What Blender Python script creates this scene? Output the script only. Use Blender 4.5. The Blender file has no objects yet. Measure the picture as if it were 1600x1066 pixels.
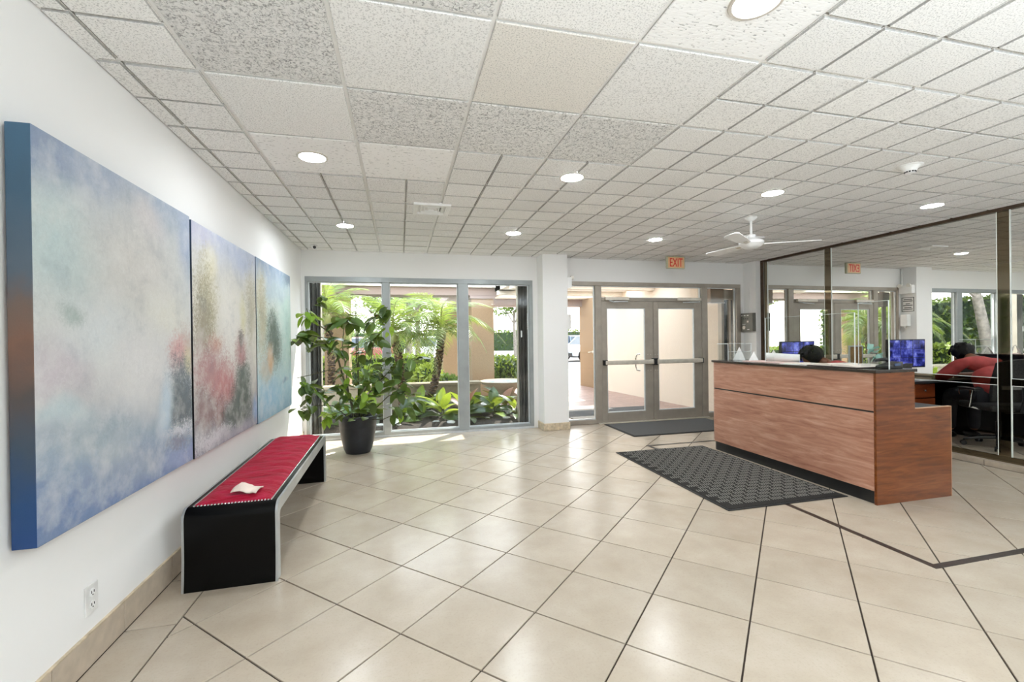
import bpy, bmesh, math, random
from mathutils import Vector, Matrix, Euler
random.seed(7)
R = math.radians
sc = bpy.context.scene
COL = sc.collection

# ------------------------------------------------------------------ camera
CAM_H = 1.3196
CE = CAM_H + 1.2338            # ceiling height
cam_d = bpy.data.cameras.new('camera'); cam = bpy.data.objects.new('camera', cam_d); COL.objects.link(cam)
cam_d.sensor_width = 36.0; cam_d.lens = 705.13/1600*36.0; cam_d.clip_start = 0.05; cam_d.clip_end = 300
YAW, ROLL, PITCH = .2424, -.013202, -.003638
CAM_M = (Matrix.Translation((0, 0, CAM_H)) @ Matrix.Rotation(-YAW, 4, 'Z')
                    @ Matrix.Rotation(R(90)+PITCH, 4, 'X') @ Matrix.Rotation(ROLL, 4, 'Z'))
cam.matrix_world = CAM_M
sc.camera = cam

# ------------------------------------------------------------------ sky, sun, exposure
world = bpy.data.worlds.new('world'); sc.world = world; world.use_nodes = True
wt = world.node_tree; bg = wt.nodes['Background']
tc = wt.nodes.new('ShaderNodeTexCoord'); sx = wt.nodes.new('ShaderNodeSeparateXYZ'); cr = wt.nodes.new('ShaderNodeValToRGB')
wt.links.new(tc.outputs['Generated'], sx.inputs[0]); wt.links.new(sx.outputs['Z'], cr.inputs[0])
cr.color_ramp.elements[0].color = (1, .99, .97, 1); cr.color_ramp.elements[1].color = (.62, .78, 1, 1)
cr.color_ramp.elements[0].position = .05
wt.links.new(cr.outputs[0], bg.inputs[0]); bg.inputs[1].default_value = 4.9
sun_d = bpy.data.lights.new('sun', 'SUN'); sun = bpy.data.objects.new('sun', sun_d); COL.objects.link(sun)
sun_d.energy = 9.0; sun_d.angle = R(.7); sun_d.color = (1, .95, .86)
SUN_AZ, SUN_EL = R(45), R(54)
sdir = Vector((math.sin(SUN_AZ)*math.cos(SUN_EL), math.cos(SUN_AZ)*math.cos(SUN_EL), math.sin(SUN_EL)))
sun.rotation_euler = sdir.to_track_quat('Z', 'Y').to_euler(); sun.location = (3, 12, 9)
LAMP = 95.0                     # radiance of the ceiling lamps
def area(name, loc, rot, sx_, sy_, power, c=(.80, .91, 1)):
    d = bpy.data.lights.new(name, 'AREA'); d.shape = 'RECTANGLE'; d.size = sx_; d.size_y = sy_; d.energy = power; d.color = c
    o = bpy.data.objects.new(name, d); COL.objects.link(o); o.location = loc; o.rotation_euler = rot
area('ceiling_fill', (2.2, -1.6, 1.5), (R(180), 0, 0), 5.0, 2.6, 285)     # added up-facing fill light behind the camera, brightens the ceiling
sc.view_settings.view_transform = 'Standard'; sc.view_settings.look = 'None'
sc.view_settings.gamma = 1.0; sc.view_settings.use_curve_mapping = False
sc.view_settings.exposure = 0.57
try:
    sc.cycles.use_denoising = True
    sc.cycles.max_bounces = 10; sc.cycles.diffuse_bounces = 6; sc.cycles.glossy_bounces = 5
    sc.cycles.transparent_max_bounces = 16; sc.cycles.sample_clamp_indirect = 5.0; sc.cycles.blur_glossy = .6
    sc.cycles.caustics_reflective = True; sc.cycles.caustics_refractive = False
except Exception:
    pass

# ------------------------------------------------------------------ helpers: materials
def srgb(r, g, b):
    def f(c):
        c /= 255.0
        return c/12.92 if c <= .04045 else ((c+.055)/1.055)**2.4
    return (f(r), f(g), f(b), 1)
class NT:
    def __init__(s, name):
        s.m = bpy.data.materials.new(name); s.m.use_nodes = True; s.t = s.m.node_tree
        s.b = s.t.nodes['Principled BSDF']; s.out = s.t.nodes['Material Output']
    def n(s, ty, **kw):
        nd = s.t.nodes.new('ShaderNode'+ty)
        for k, v in kw.items(): setattr(nd, k, v)
        return nd
    def l(s, a, b): s.t.links.new(a, b)
    def coord(s, kind='Object', scale=(1, 1, 1), rot=(0, 0, 0)):
        c = s.n('TexCoord'); mp = s.n('Mapping'); s.l(c.outputs[kind], mp.inputs[0])
        mp.inputs['Scale'].default_value = scale; mp.inputs['Rotation'].default_value = rot
        return mp.outputs[0]
    def noise(s, vec, scale, detail=3, rough=.5, dist=0):
        nd = s.n('TexNoise'); s.l(vec, nd.inputs['Vector'])
        nd.inputs['Scale'].default_value = scale; nd.inputs['Detail'].default_value = detail
        nd.inputs['Roughness'].default_value = rough; nd.inputs['Distortion'].default_value = dist
        return nd.outputs['Fac']
    def ramp(s, fac, stops, interp='LINEAR'):
        nd = s.n('ValToRGB'); s.l(fac, nd.inputs[0]); cr_ = nd.color_ramp; cr_.interpolation = interp
        while len(cr_.elements) < len(stops): cr_.elements.new(.5)
        for e, (p, c) in zip(cr_.elements, stops):
            e.position = p; e.color = c if len(c) == 4 else (*c, 1)
        return nd.outputs[0]
    def math(s, op, a, b=None, clamp=False):
        nd = s.n('Math', operation=op, use_clamp=clamp)
        for i, v in enumerate((a, b)):
            if v is None: continue
            if isinstance(v, (int, float)): nd.inputs[i].default_value = v
            else: s.l(v, nd.inputs[i])
        return nd.outputs[0]
    def mix(s, fac, a, b, mode='MIX'):
        nd = s.n('Mix', data_type='RGBA', blend_type=mode)
        for sock, v in ((nd.inputs[0], fac), (nd.inputs[6], a), (nd.inputs[7], b)):
            if isinstance(v, (int, float)): sock.default_value = v
            elif isinstance(v, tuple): sock.default_value = v if len(v) == 4 else (*v, 1)
            else: s.l(v, sock)
        return nd.outputs[2]
    def bump(s, h, strength=.3, dist=.01):
        nd = s.n('Bump'); s.l(h, nd.inputs['Height']); nd.inputs['Strength'].default_value = strength
        nd.inputs['Distance'].default_value = dist; s.l(nd.outputs[0], s.b.inputs['Normal'])
    def base(s, c):
        if isinstance(c, tuple): s.b.inputs['Base Color'].default_value = c
        else: s.l(c, s.b.inputs['Base Color'])
    def set(s, **kw):
        for k, v in kw.items(): s.b.inputs[k.replace('_', ' ')].default_value = v
def plain(name, c, rough=.5, metal=0, noise=.06, nscale=14, spec=.5, bump=0, emit=None):
    t = NT(name); v = t.coord(); f = t.noise(v, nscale, 4)
    lo = tuple(x*(1-noise*2) for x in c[:3])+(1,); hi = tuple(min(1, x*(1+noise*2)) for x in c[:3])+(1,)
    t.base(t.ramp(f, [(.3, lo), (.7, hi)])); t.set(Roughness=rough, Metallic=metal, Specular_IOR_Level=spec)
    if bump: t.bump(f, bump, .01)
    if emit: t.b.inputs['Emission Color'].default_value = emit[0]; t.b.inputs['Emission Strength'].default_value = emit[1]
    return t.m
def thin_glass(name, tint=(.97, .985, .98, 1), refl=1.0, rough=0.0):
    t = NT(name); t.t.nodes.remove(t.b)
    tr = t.n('BsdfTransparent'); gl = t.n('BsdfGlossy'); lw = t.n('LayerWeight'); mx = t.n('MixShader')
    tr.inputs[0].default_value = tint; gl.inputs['Roughness'].default_value = rough; lw.inputs['Blend'].default_value = .5
    fz = t.math('ADD', t.math('MULTIPLY', t.math('POWER', lw.outputs['Facing'], 5.0), .6), .025)      # Schlick, per face
    t.l(t.math('MULTIPLY', fz, refl, True), mx.inputs[0]); t.l(tr.outputs[0], mx.inputs[1]); t.l(gl.outputs[0], mx.inputs[2])
    t.l(mx.outputs[0], t.out.inputs[0]); return t.m
def mirror(name, c, rough=0.0):
    t = NT(name); v = t.coord(); f = t.noise(v, 3, 2)
    t.base(t.ramp(f, [(.3, tuple(x*.985 for x in c[:3])+(1,)), (.7, c)])); t.set(Metallic=1, Roughness=rough); return t.m
def emit(name, c, s):
    t = NT(name); t.base(c); t.b.inputs['Emission Color'].default_value = c; t.b.inputs['Emission Strength'].default_value = s; return t.m
def leafmat(name, a, b, rough=.35, trans=.35):
    t = NT(name); v = t.coord(); f = t.noise(v, 22, 3); oi = t.n('ObjectInfo')
    g = t.math('ADD', t.math('MULTIPLY', f, .5), t.math('MULTIPLY', oi.outputs['Random'], .5))
    colr = t.ramp(g, [(.25, a), (.75, b)]); t.base(colr); t.set(Roughness=rough, Specular_IOR_Level=.4)
    tl = t.n('BsdfTranslucent'); t.l(t.mix(.5, colr, (.45, .55, .05, 1)), tl.inputs[0])
    mx = t.n('MixShader'); mx.inputs[0].default_value = trans
    t.l(t.b.outputs[0], mx.inputs[1]); t.l(tl.outputs[0], mx.inputs[2]); t.l(mx.outputs[0], t.out.inputs[0]); return t.m

# ------------------------------------------------------------------ helpers: geometry
class MB:
    def __init__(s): s.v = []; s.f = []
    def add(s, vs, fs):
        o = len(s.v); s.v += [tuple(p) for p in vs]; s.f += [tuple(i+o for i in f) for f in fs]; return s
    def box(s, x0, y0, z0, x1, y1, z1):
        return s.add([(x0, y0, z0), (x1, y0, z0), (x1, y1, z0), (x0, y1, z0), (x0, y0, z1), (x1, y0, z1), (x1, y1, z1), (x0, y1, z1)],
                     [(0, 3, 2, 1), (4, 5, 6, 7), (0, 1, 5, 4), (1, 2, 6, 5), (2, 3, 7, 6), (3, 0, 4, 7)])
    def prism(s, pts, axis, a, b):
        """polygon pts (2D) extruded along axis from a to b"""
        def P(p, k):
            return {'x': (k, p[0], p[1]), 'y': (p[0], k, p[1]), 'z': (p[0], p[1], k)}[axis]
        n = len(pts)
        return s.add([P(p, a) for p in pts]+[P(p, b) for p in pts],
                     [tuple(range(n))[::-1], tuple(range(n, 2*n))]+[(i, (i+1) % n, n+(i+1) % n, n+i) for i in range(n)])
    def lathe(s, prof, n=24, c=(0, 0, 0), cap=True, axis='z'):
        vs = []; fs = []
        for r, z in prof:
            for k in range(n):
                a = 2*math.pi*k/n; p = (r*math.cos(a), r*math.sin(a), z)
                if axis == 'y': p = (p[0], p[2], p[1])
                if axis == 'x': p = (p[2], p[0], p[1])
                vs.append((p[0]+c[0], p[1]+c[1], p[2]+c[2]))
        for j in range(len(prof)-1):
            for k in range(n):
                fs.append((j*n+k, j*n+(k+1) % n, (j+1)*n+(k+1) % n, (j+1)*n+k))
        if cap:
            fs.append(tuple(range(n))[::-1]); fs.append(tuple((len(prof)-1)*n+k for k in range(n)))
        return s.add(vs, fs)
    def tube(s, pts, r, n=8, r2=None):
        pts = [Vector(p) for p in pts]; m = len(pts); vs = []; fs = []
        up = Vector((0.12, .07, 1)).normalized()
        for i, p in enumerate(pts):
            d = (pts[min(i+1, m-1)]-pts[max(i-1, 0)]).normalized()
            a = d.cross(up)
            if a.length < .1: a = d.cross(Vector((1, 0, 0)))
            a.normalize(); b = d.cross(a)
            rr = r if r2 is None else r+(r2-r)*i/max(1, m-1)
            for k in range(n):
                t = 2*math.pi*k/n; vs.append(p+a*rr*math.cos(t)+b*rr*math.sin(t))
        for i in range(m-1):
            for k in range(n): fs.append((i*n+k, i*n+(k+1) % n, (i+1)*n+(k+1) % n, (i+1)*n+k))
        fs.append(tuple(range(n))[::-1]); fs.append(tuple((m-1)*n+k for k in range(n)))
        return s.add(vs, fs)
    def ball(s, c, r, n=12, m=8, sq=(1, 1, 1)):
        prof = [(math.sin(math.pi*j/m), -math.cos(math.pi*j/m)) for j in range(m+1)]
        prof[0] = (1e-4, -1); prof[-1] = (1e-4, 1)
        t = MB().lathe(prof, n)
        return s.add([(c[0]+v[0]*r*sq[0], c[1]+v[1]*r*sq[1], c[2]+v[2]*r*sq[2]) for v in t.v], t.f)
    def xf(s, M):
        s.v = [tuple(M @ Vector(p)) for p in s.v]; return s
    def join(s, o): return s.add(o.v, o.f)
def mesh(name, mb, mat=None, smooth=False, bevel=0, seg=2, off=(0, 0, 0)):
    me = bpy.data.meshes.new(name)
    me.from_pydata([(p[0]-off[0], p[1]-off[1], p[2]-off[2]) for p in mb.v], [], mb.f)
    bm = bmesh.new(); bm.from_mesh(me)
    bmesh.ops.recalc_face_normals(bm, faces=bm.faces)
    if bevel:
        bmesh.ops.bevel(bm, geom=[e for e in bm.edges if len(e.link_faces) == 2 and e.calc_face_angle(0) > .5], offset=bevel, segments=seg, affect='EDGES', profile=.6, clamp_overlap=True)
    if smooth:
        for f in bm.faces: f.smooth = True
        for e in bm.edges:
            if len(e.link_faces) == 2 and e.calc_face_angle(0) > R(42): e.smooth = False
    bm.to_mesh(me); bm.free()
    if mat: me.materials.append(mat)
    return me
def rootloc(p):
    v = Vector((0, 0, 0))
    while p is not None: v = v+p.location; p = p.parent
    return v
def link(name, data, parent=None, loc=(0, 0, 0), rot=(0, 0, 0)):
    o = bpy.data.objects.new(name, data); COL.objects.link(o); o.location = loc; o.rotation_euler = rot
    if parent is not None: o.parent = parent
    return o
def obj(name, mb, mat, parent=None, smooth=False, bevel=0, seg=2, at=None):
    """mesh given in world coordinates -> one object (origin at `at`, or on its parent's origin)"""
    base = rootloc(parent) if parent is not None else Vector((0, 0, 0))
    if at is None:
        if parent is None:
            n = len(mb.v); at = Vector((sum(p[0] for p in mb.v)/n, sum(p[1] for p in mb.v)/n, min(p[2] for p in mb.v)))
        else: at = base
    at = Vector(at)
    return link(name, mesh(name, mb, mat, smooth, bevel, seg, at), parent, at-base)
def tag(o, label, cat, group=None):
    o['label'] = label; o['category'] = cat
    if group: o['group'] = group
    return o
def thing(name, label, cat, loc, group=None, rz=0):
    o = bpy.data.objects.new(name, None); COL.objects.link(o); o.location = loc; o.rotation_euler = (0, 0, rz)
    o.empty_display_size = .1
    return tag(o, label, cat, group)
def struct(o): o['kind'] = 'structure'; return o
def stuff(o): o['kind'] = 'stuff'; return o
def kids(o): return [c for c in bpy.data.objects if c.parent == o]
def copy_tree(o, parent=None):
    c = o.copy(); COL.objects.link(c)
    if parent is not None: c.parent = parent; c.matrix_parent_inverse = o.matrix_parent_inverse
    for ch in kids(o): copy_tree(ch, c)
    return c
def text_mb(txt, size):
    cu = bpy.data.curves.new('t', 'FONT'); cu.body = txt; cu.size = size; cu.align_x = 'CENTER'; cu.align_y = 'CENTER'; cu.extrude = .002
    o = bpy.data.objects.new('t', cu); COL.objects.link(o)
    bpy.context.view_layer.update()
    me = o.evaluated_get(bpy.context.evaluated_depsgraph_get()).to_mesh()
    mb = MB().add([tuple(v.co) for v in me.vertices], [tuple(p.vertices) for p in me.polygons])
    bpy.data.objects.remove(o); return mb

# ------------------------------------------------------------------ materials
M = {}
def wallpaint(name, c):
    t = NT(name); v = t.coord(); f = t.noise(v, 180, 3); g = t.noise(v, 1.2, 3)
    t.base(t.ramp(g, [(.3, tuple(x*.97 for x in c[:3])+(1,)), (.7, c)])); t.set(Roughness=.7, Specular_IOR_Level=.3)
    t.bump(f, .08, .002); return t.m
M['wall'] = wallpaint('white_wall_paint', (.87, .868, .86, 1))
M['ceil_back'] = wallpaint('ceiling_plenum', (.5, .5, .48, 1))
M['tbar'] = plain('ceiling_grid_white', (.90, .90, .89, 1), .5, noise=.02)
def ceiltile(name, c, kind):
    t = NT(name); v = t.coord(); oi = t.n('ObjectInfo')
    ad = t.n('VectorMath', operation='ADD'); sc_ = t.n('VectorMath', operation='SCALE'); sc_.inputs['Scale'].default_value = 37.0
    cb = t.n('CombineXYZ')
    for i in range(3): t.l(oi.outputs['Random'], cb.inputs[i])
    t.l(cb.outputs[0], sc_.inputs[0]); t.l(v, ad.inputs[0]); t.l(sc_.outputs[0], ad.inputs[1]); vv = ad.outputs[0]
    lo = tuple(x*.60 for x in c[:3])+(1,)
    if kind == 'fine':
        f = t.noise(vv, 150, 3, .6); colr = t.ramp(f, [(.34, lo), (.49, c)]); t.bump(f, .35, .004)
    elif kind == 'rough':
        f = t.noise(vv, 62, 4, .62, 1.4); colr = t.ramp(f, [(.36, tuple(x*.42 for x in c[:3])+(1,)), (.5, c), (.7, tuple(min(1, x*1.1) for x in c[:3])+(1,))]); t.bump(f, .9, .012)
    else:
        mp = t.n('Mapping'); t.l(vv, mp.inputs[0]); mp.inputs['Scale'].default_value = (.45, 1.3, 1)
        f = t.noise(mp.outputs[0], 95, 2, .5, .3); colr = t.ramp(f, [(.31, tuple(x*.45 for x in c[:3])+(1,)), (.37, c)]); t.bump(f, .4, .005)
    g = t.math('ADD', t.math('MULTIPLY', oi.outputs['Random'], .08), .94)
    mm = t.mix(1.0, colr, (1, 1, 1, 1), 'MULTIPLY'); nd = mm.node; t.l(g, nd.inputs[7])
    t.base(mm); t.set(Roughness=.85, Specular_IOR_Level=.2); return t.m
M['tile_edge_shade'] = plain('shaded_tile_edge', (.50, .49, .47, 1), .9, noise=.08, nscale=60)  # groove shade put into a darker grey on the tile sides
M['wall_rear'] = wallpaint('brown_rear_wall', (.22, .17, .13, 1))  # unseen wall, kept dark to cut the light from behind
M['tile_fine'] = ceiltile('ceiling_tile_fine', (.89, .885, .87, 1), 'fine')
M['tile_tan'] = ceiltile('ceiling_tile_yellowed', (.84, .81, .76, 1), 'fine')
M['tile_rough'] = ceiltile('ceiling_tile_rough', (.88, .87, .85, 1), 'rough')
M['tile_fiss'] = ceiltile('ceiling_tile_fissured', (.9, .895, .885, 1), 'fissure')
def floortile():
    t = NT('beige_floor_tile'); gm = t.n('NewGeometry'); v = gm.outputs['Position']; oi = t.n('ObjectInfo')
    f = t.noise(v, 3.5, 5, .6); g = t.noise(v, 90, 4, .65); h = t.noise(v, 24, 4, .6)
    a = t.ramp(f, [(.30, (.455, .380, .295, 1)), (.52, (.50, .425, .338, 1)), (.72, (.54, .47, .385, 1))])
    a = t.mix(t.math('MULTIPLY', t.math('SUBTRACT', g, .52, True), 1.6), a, (.36, .29, .215, 1))
    k = t.math('ADD', t.math('MULTIPLY', oi.outputs['Random'], .09), .95)
    mm = t.mix(1.0, a, (1, 1, 1, 1), 'MULTIPLY'); t.l(k, mm.node.inputs[7]); t.base(mm)
    t.set(Roughness=.24, Specular_IOR_Level=.5)
    return t.m
M['tile'] = floortile()
M['grout'] = plain('dark_grout', (.045, .031, .022, 1), .85, noise=.15, nscale=40)
M['base_tile'] = plain('baseboard_tile', (.50, .42, .33, 1), .35, noise=.05, nscale=20)
M['travertine'] = plain('travertine_trim', (.58, .48, .34, 1), .45, noise=.12, nscale=25)
M['inlay'] = plain('dark_inlay', (.035, .025, .02, 1), .35, noise=.2, nscale=60)
M['alu'] = plain('grey_aluminium', (.33, .355, .36, 1), .38, .35, noise=.05, nscale=5)
M['alu_light'] = plain('pale_aluminium', (.62, .65, .67, 1), .35, .3, noise=.04)
M['taupe'] = plain('taupe_anodised', (.36, .32, .27, 1), .42, .15, noise=.05, nscale=6)
M['champagne'] = plain('champagne_metal', (.66, .61, .53, 1), .36, .3, noise=.05)
M['black'] = plain('black_plastic', (.012, .012, .013, 1), .4, noise=.1)
M['blackgloss'] = plain('black_lacquer', (.002, .002, .002, 1), .25, noise=.1, spec=.15)
M['white'] = plain('white_plastic', (.88, .88, .87, 1), .4, noise=.02)
M['chrome'] = plain('chrome', (.7, .7, .7, 1), .15, 1, noise=.02)
M['paper'] = plain('white_paper', (.86, .85, .83, 1), .7, noise=.02)
M['pinkpaper'] = plain('pale_pink_paper', (.78, .58, .54, 1), .7, noise=.03)
M['cream_page'] = plain('cream_pages', (.80, .72, .64, 1), .7, noise=.03)
M['glass'] = thin_glass('window_glass')
M['doorglass'] = thin_glass('door_glass', (.96, .96, .94, 1), 1.2)
M['acrylic'] = thin_glass('clear_acrylic', (.97, .98, .98, 1), .8)
M['acry_edge'] = plain('acrylic_edge', (.80, .85, .85, 1), .2, noise=.02)
M['mirror'] = mirror('mirror_glass', (.91, .92, .90, 1))
M['bronze_mirror'] = mirror('bronze_mirror', (.24, .20, .14, 1), .04)
M['bevel_edge'] = plain('ground_mirror_edge', (.75, .78, .75, 1), .25, noise=.02)
M['bronze'] = plain('dark_bronze_trim', (.07, .043, .025, 1), .35, .4, noise=.15)
def wood(name, a, b, c, rough=.28, axis='y'):
    t = NT(name); s_ = {'y': (9, .9, 9), 'x': (.9, 9, 9), 'z': (9, 9, .9)}[axis]
    v = t.coord('Object', s_); f = t.noise(v, 3.2, 6, .62, .6); g = t.noise(v, 16, 4, .6, .3)
    col1 = t.ramp(f, [(.28, a), (.5, b), (.72, c)])
    t.base(t.mix(t.math('MULTIPLY', g, .35), col1, tuple(x*.55 for x in a[:3])+(1,)))
    t.set(Roughness=rough, Specular_IOR_Level=.5); t.bump(g, .05, .003); return t.m
M['wood_lit'] = wood('desk_wood_lit', srgb(160, 106, 86), srgb(194, 142, 118), srgb(218, 174, 152))  # desk wood made paler, the window's gloss put into the colour
M['wood_shaded'] = wood('desk_wood_shaded', srgb(84, 38, 8), srgb(124, 64, 22), srgb(152, 90, 42), .3, 'x')  # same desk wood made darker, the end's dimmer light put into the colour
M['wood_drawer'] = wood('cherry_drawer', srgb(95, 40, 16), srgb(130, 60, 26), srgb(150, 76, 36), .35, 'x')
def velvet():
    t = NT('crimson_velvet'); v = t.coord('Object', (1.0, 5.5, 1)); f = t.noise(v, 5, 5, .6, .8); g = t.noise(t.coord(), 90, 3)
    t.base(t.ramp(f, [(.25, srgb(132, 6, 30)), (.5, srgb(170, 14, 48)), (.75, srgb(192, 44, 82))]))
    t.set(Roughness=.65, Sheen_Weight=.12, Specular_IOR_Level=.15, Sheen_Roughness=.4); t.b.inputs['Sheen Tint'].default_value = (1, .55, .65, 1)
    t.bump(t.math('ADD', f, t.math('MULTIPLY', g, .15)), .55, .03); return t.m
M['velvet'] = velvet()
M['bench_side'] = plain('silver_grey_edge', (.50, .52, .53, 1), .28, .6, noise=.06, nscale=6)
def matcarpet(name, c):
    t = NT(name); v = t.coord(); f = t.noise(v, 260, 3, .7); t.base(t.ramp(f, [(.3, tuple(x*.5 for x in c[:3])+(1,)), (.7, tuple(x*1.5 for x in c[:3])+(1,))]))
    t.set(Roughness=.95, Specular_IOR_Level=.15); t.bump(f, .8, .006); return t.m
M['mat'] = matcarpet('charcoal_mat', (.038, .036, .034, 1))
M['mat_rib'] = matcarpet('grey_mat_rib', (.27, .26, .24, 1))
M['mat2'] = matcarpet('grey_door_mat', (.115, .113, .11, 1))
M['rubber'] = plain('black_rubber', (.012, .012, .012, 1), .7, noise=.1)
M['pot'] = plain('black_planter', (.017, .020, .026, 1), .42, noise=.12, nscale=9)
M['soil'] = plain('dark_soil', (.03, .022, .016, 1), .95, noise=.35, nscale=60, bump=.6)
M['stem'] = plain('brown_green_stem', (.075, .075, .03, 1), .6, noise=.2, nscale=40)
M['ficus'] = leafmat('dark_glossy_leaf', srgb(42, 64, 32), srgb(90, 118, 62), .3, .22)
M['ficus_young'] = leafmat('young_green_leaf', srgb(110, 150, 50), srgb(150, 185, 80), .32, .45)
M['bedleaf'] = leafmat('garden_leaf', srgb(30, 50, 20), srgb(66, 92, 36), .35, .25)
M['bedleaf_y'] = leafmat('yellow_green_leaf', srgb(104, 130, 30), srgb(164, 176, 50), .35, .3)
M['bedleaf_r'] = leafmat('reddish_leaf', srgb(95, 45, 35), srgb(140, 80, 60), .4, .3)
M['bedleaf_g'] = leafmat('grey_dry_leaf', srgb(140, 150, 145), srgb(190, 195, 190), .5, .2)
M['palm'] = leafmat('palm_frond', srgb(70, 92, 42), srgb(126, 142, 78), .4, .35)
M['palm_rib'] = plain('palm_rib', (.22, .22, .07, 1), .5)
def trunk():
    t = NT('palm_trunk'); v = t.coord('Object', (1, 1, 2.2)); f = t.noise(v, 16, 5, .65); vo = t.n('TexVoronoi'); t.l(v, vo.inputs[0]); vo.inputs['Scale'].default_value = 18
    t.base(t.ramp(vo.outputs['Distance'], [(.1, srgb(150, 125, 90)), (.5, srgb(80, 60, 45)), (.9, srgb(40, 30, 24))])); t.set(Roughness=.9); t.bump(vo.outputs['Distance'], .9, .02); return t.m
M['trunk'] = trunk()
M['greytrunk'] = plain('grey_bark', srgb(120, 112, 104), .9, noise=.2, nscale=12, bump=.5)
M['hedge'] = leafmat('hedge_leaf', srgb(36, 58, 26), srgb(98, 124, 56), .45, .3)
M['hedge_y'] = leafmat('yellow_green_hedge_leaf', srgb(92, 114, 40), srgb(160, 172, 74), .45, .3)  # yellower leaf tone than the green hedge
M['tree'] = leafmat('tree_leaf', srgb(52, 76, 40), srgb(126, 150, 88), .45, .35)
M['hedge_core'] = plain('hedge_core', srgb(34, 50, 22), .9, noise=.3, nscale=12)
M['stucco'] = plain('tan_stucco', srgb(148, 122, 94), .85, noise=.04, nscale=60, bump=.15)
M['cream'] = plain('cream_stucco', srgb(228, 214, 198), .85, noise=.03, nscale=60, bump=.1)
M['beam'] = plain('taupe_stucco_beam', srgb(146, 128, 120), .85, noise=.04, nscale=40)
M['soffit'] = plain('white_soffit', srgb(238, 230, 218), .8, noise=.02)
def pavers():
    t = NT('pink_pavers'); v = t.coord('Object', (1, 1, 1), (0, 0, R(12))); br = t.n('TexBrick'); t.l(v, br.inputs[0]); br.inputs['Scale'].default_value = 2.4
    br.inputs['Color1'].default_value = srgb(172, 142, 130); br.inputs['Color2'].default_value = srgb(150, 124, 114); br.inputs['Mortar'].default_value = srgb(140, 120, 110)
    t.base(br.outputs[0]); t.set(Roughness=.45); return t.m
M['pavers'] = pavers()
M['concrete'] = plain('sunlit_concrete', srgb(205, 198, 186), .9, noise=.05, nscale=3)
M['asphalt'] = plain('parking_asphalt', srgb(120, 118, 116), .9, noise=.06, nscale=4)
M['lawn'] = plain('lawn', srgb(128, 142, 52), .9, noise=.15, nscale=30)
M['ledge'] = plain('ledge_stone', srgb(150, 138, 116), .85, noise=.06, nscale=20)
M['water'] = plain('fountain_water', srgb(130, 180, 200), .08, noise=.08, nscale=20, bump=.3)
M['shutter'] = plain('grey_shutter', (.20, .195, .185, 1), .5, .2, noise=.1, nscale=8)
M['silver_paint'] = plain('silver_car_paint', srgb(176, 182, 190), .22, .3, noise=.02)
M['white_paint'] = plain('white_car_paint', srgb(232, 232, 230), .25, 0, noise=.02)
M['red_paint'] = plain('dark_red_car_paint', srgb(140, 40, 48), .25, .1, noise=.02)
M['blue_paint'] = plain('blue_car_paint', srgb(70, 90, 130), .25, .1, noise=.02)
M['carglass'] = plain('car_window', (.02, .025, .03, 1), .08, noise=.05)
M['tyre'] = plain('tyre', (.015, .015, .016, 1), .7, noise=.1)
M['lamp'] = emit('lamp_lens', (.92, .965, 1, 1), LAMP)
M['lamp_far'] = emit('far_lamp_lens', (.92, .965, 1, 1), LAMP*1.75)
M['lamp_dim'] = emit('rear_lamp_lens', (.92, .965, 1, 1), 12.0)
M['reflector'] = plain('lamp_reflector', (.90, .87, .80, 1), .25, .0, noise=.01)
M['trimring'] = plain('lamp_trim', (.62, .58, .52, 1), .4, .2, noise=.02)
M['exit_face'] = plain('exit_sign_face', srgb(206, 166, 122), .4, noise=.04, emit=((.8, .55, .35, 1), .06))
M['exit_red'] = plain('exit_red', srgb(176, 12, 2), .4, noise=.02, emit=((.8, .03, .01, 1), .14))
M['exit_body'] = plain('exit_sign_body', srgb(176, 176, 150), .4, noise=.02)
M['skin'] = plain('skin', srgb(120, 78, 56), .55, noise=.05)
M['hair'] = plain('black_hair', (.006, .005, .005, 1), .6, noise=.25, nscale=60, bump=.5, spec=.25)
M['shirt'] = plain('faded_red_shirt', srgb(168, 66, 64), .85, noise=.12, nscale=9, bump=.25)
M['trousers'] = plain('dark_trousers', (.02, .02, .025, 1), .85, noise=.15)
M['shoe'] = plain('black_shoe', (.012, .012, .012, 1), .4)
M['mesh_fabric'] = plain('black_office_fabric', (.018, .018, .018, 1), .8, noise=.3, nscale=90)
def screen():
    t = NT('cctv_screen'); v = t.coord('Object', (1, 1, 1)); f = t.noise(v, 14, 5, .75); g = t.noise(v, 60, 2)
    vo = t.n('TexVoronoi', feature='F1', distance='CHEBYCHEV'); t.l(v, vo.inputs[0]); vo.inputs['Scale'].default_value = 9
    k = t.math('ADD', t.math('MULTIPLY', f, .6), t.math('MULTIPLY', vo.outputs['Distance'], .5))
    c = t.ramp(k, [(.38, (.003, .004, .04, 1)), (.50, (.03, .04, .30, 1)), (.62, (.16, .19, .75, 1)), (.78, (.6, .66, 1, 1))])
    t.base((.01, .01, .02, 1)); t.l(c, t.b.inputs['Emission Color']); t.b.inputs['Emission Strength'].default_value = .6; t.set(Roughness=.2); return t.m
M['screen'] = screen()
# ------------------------------------------------------------------ room shell
XL, YF, XM, YB = -1.26, 6.44, 5.72, -4.5      # left wall, far wall, mirror wall, back of the lobby
H0 = CE+.16
G_Z = -.02
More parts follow.
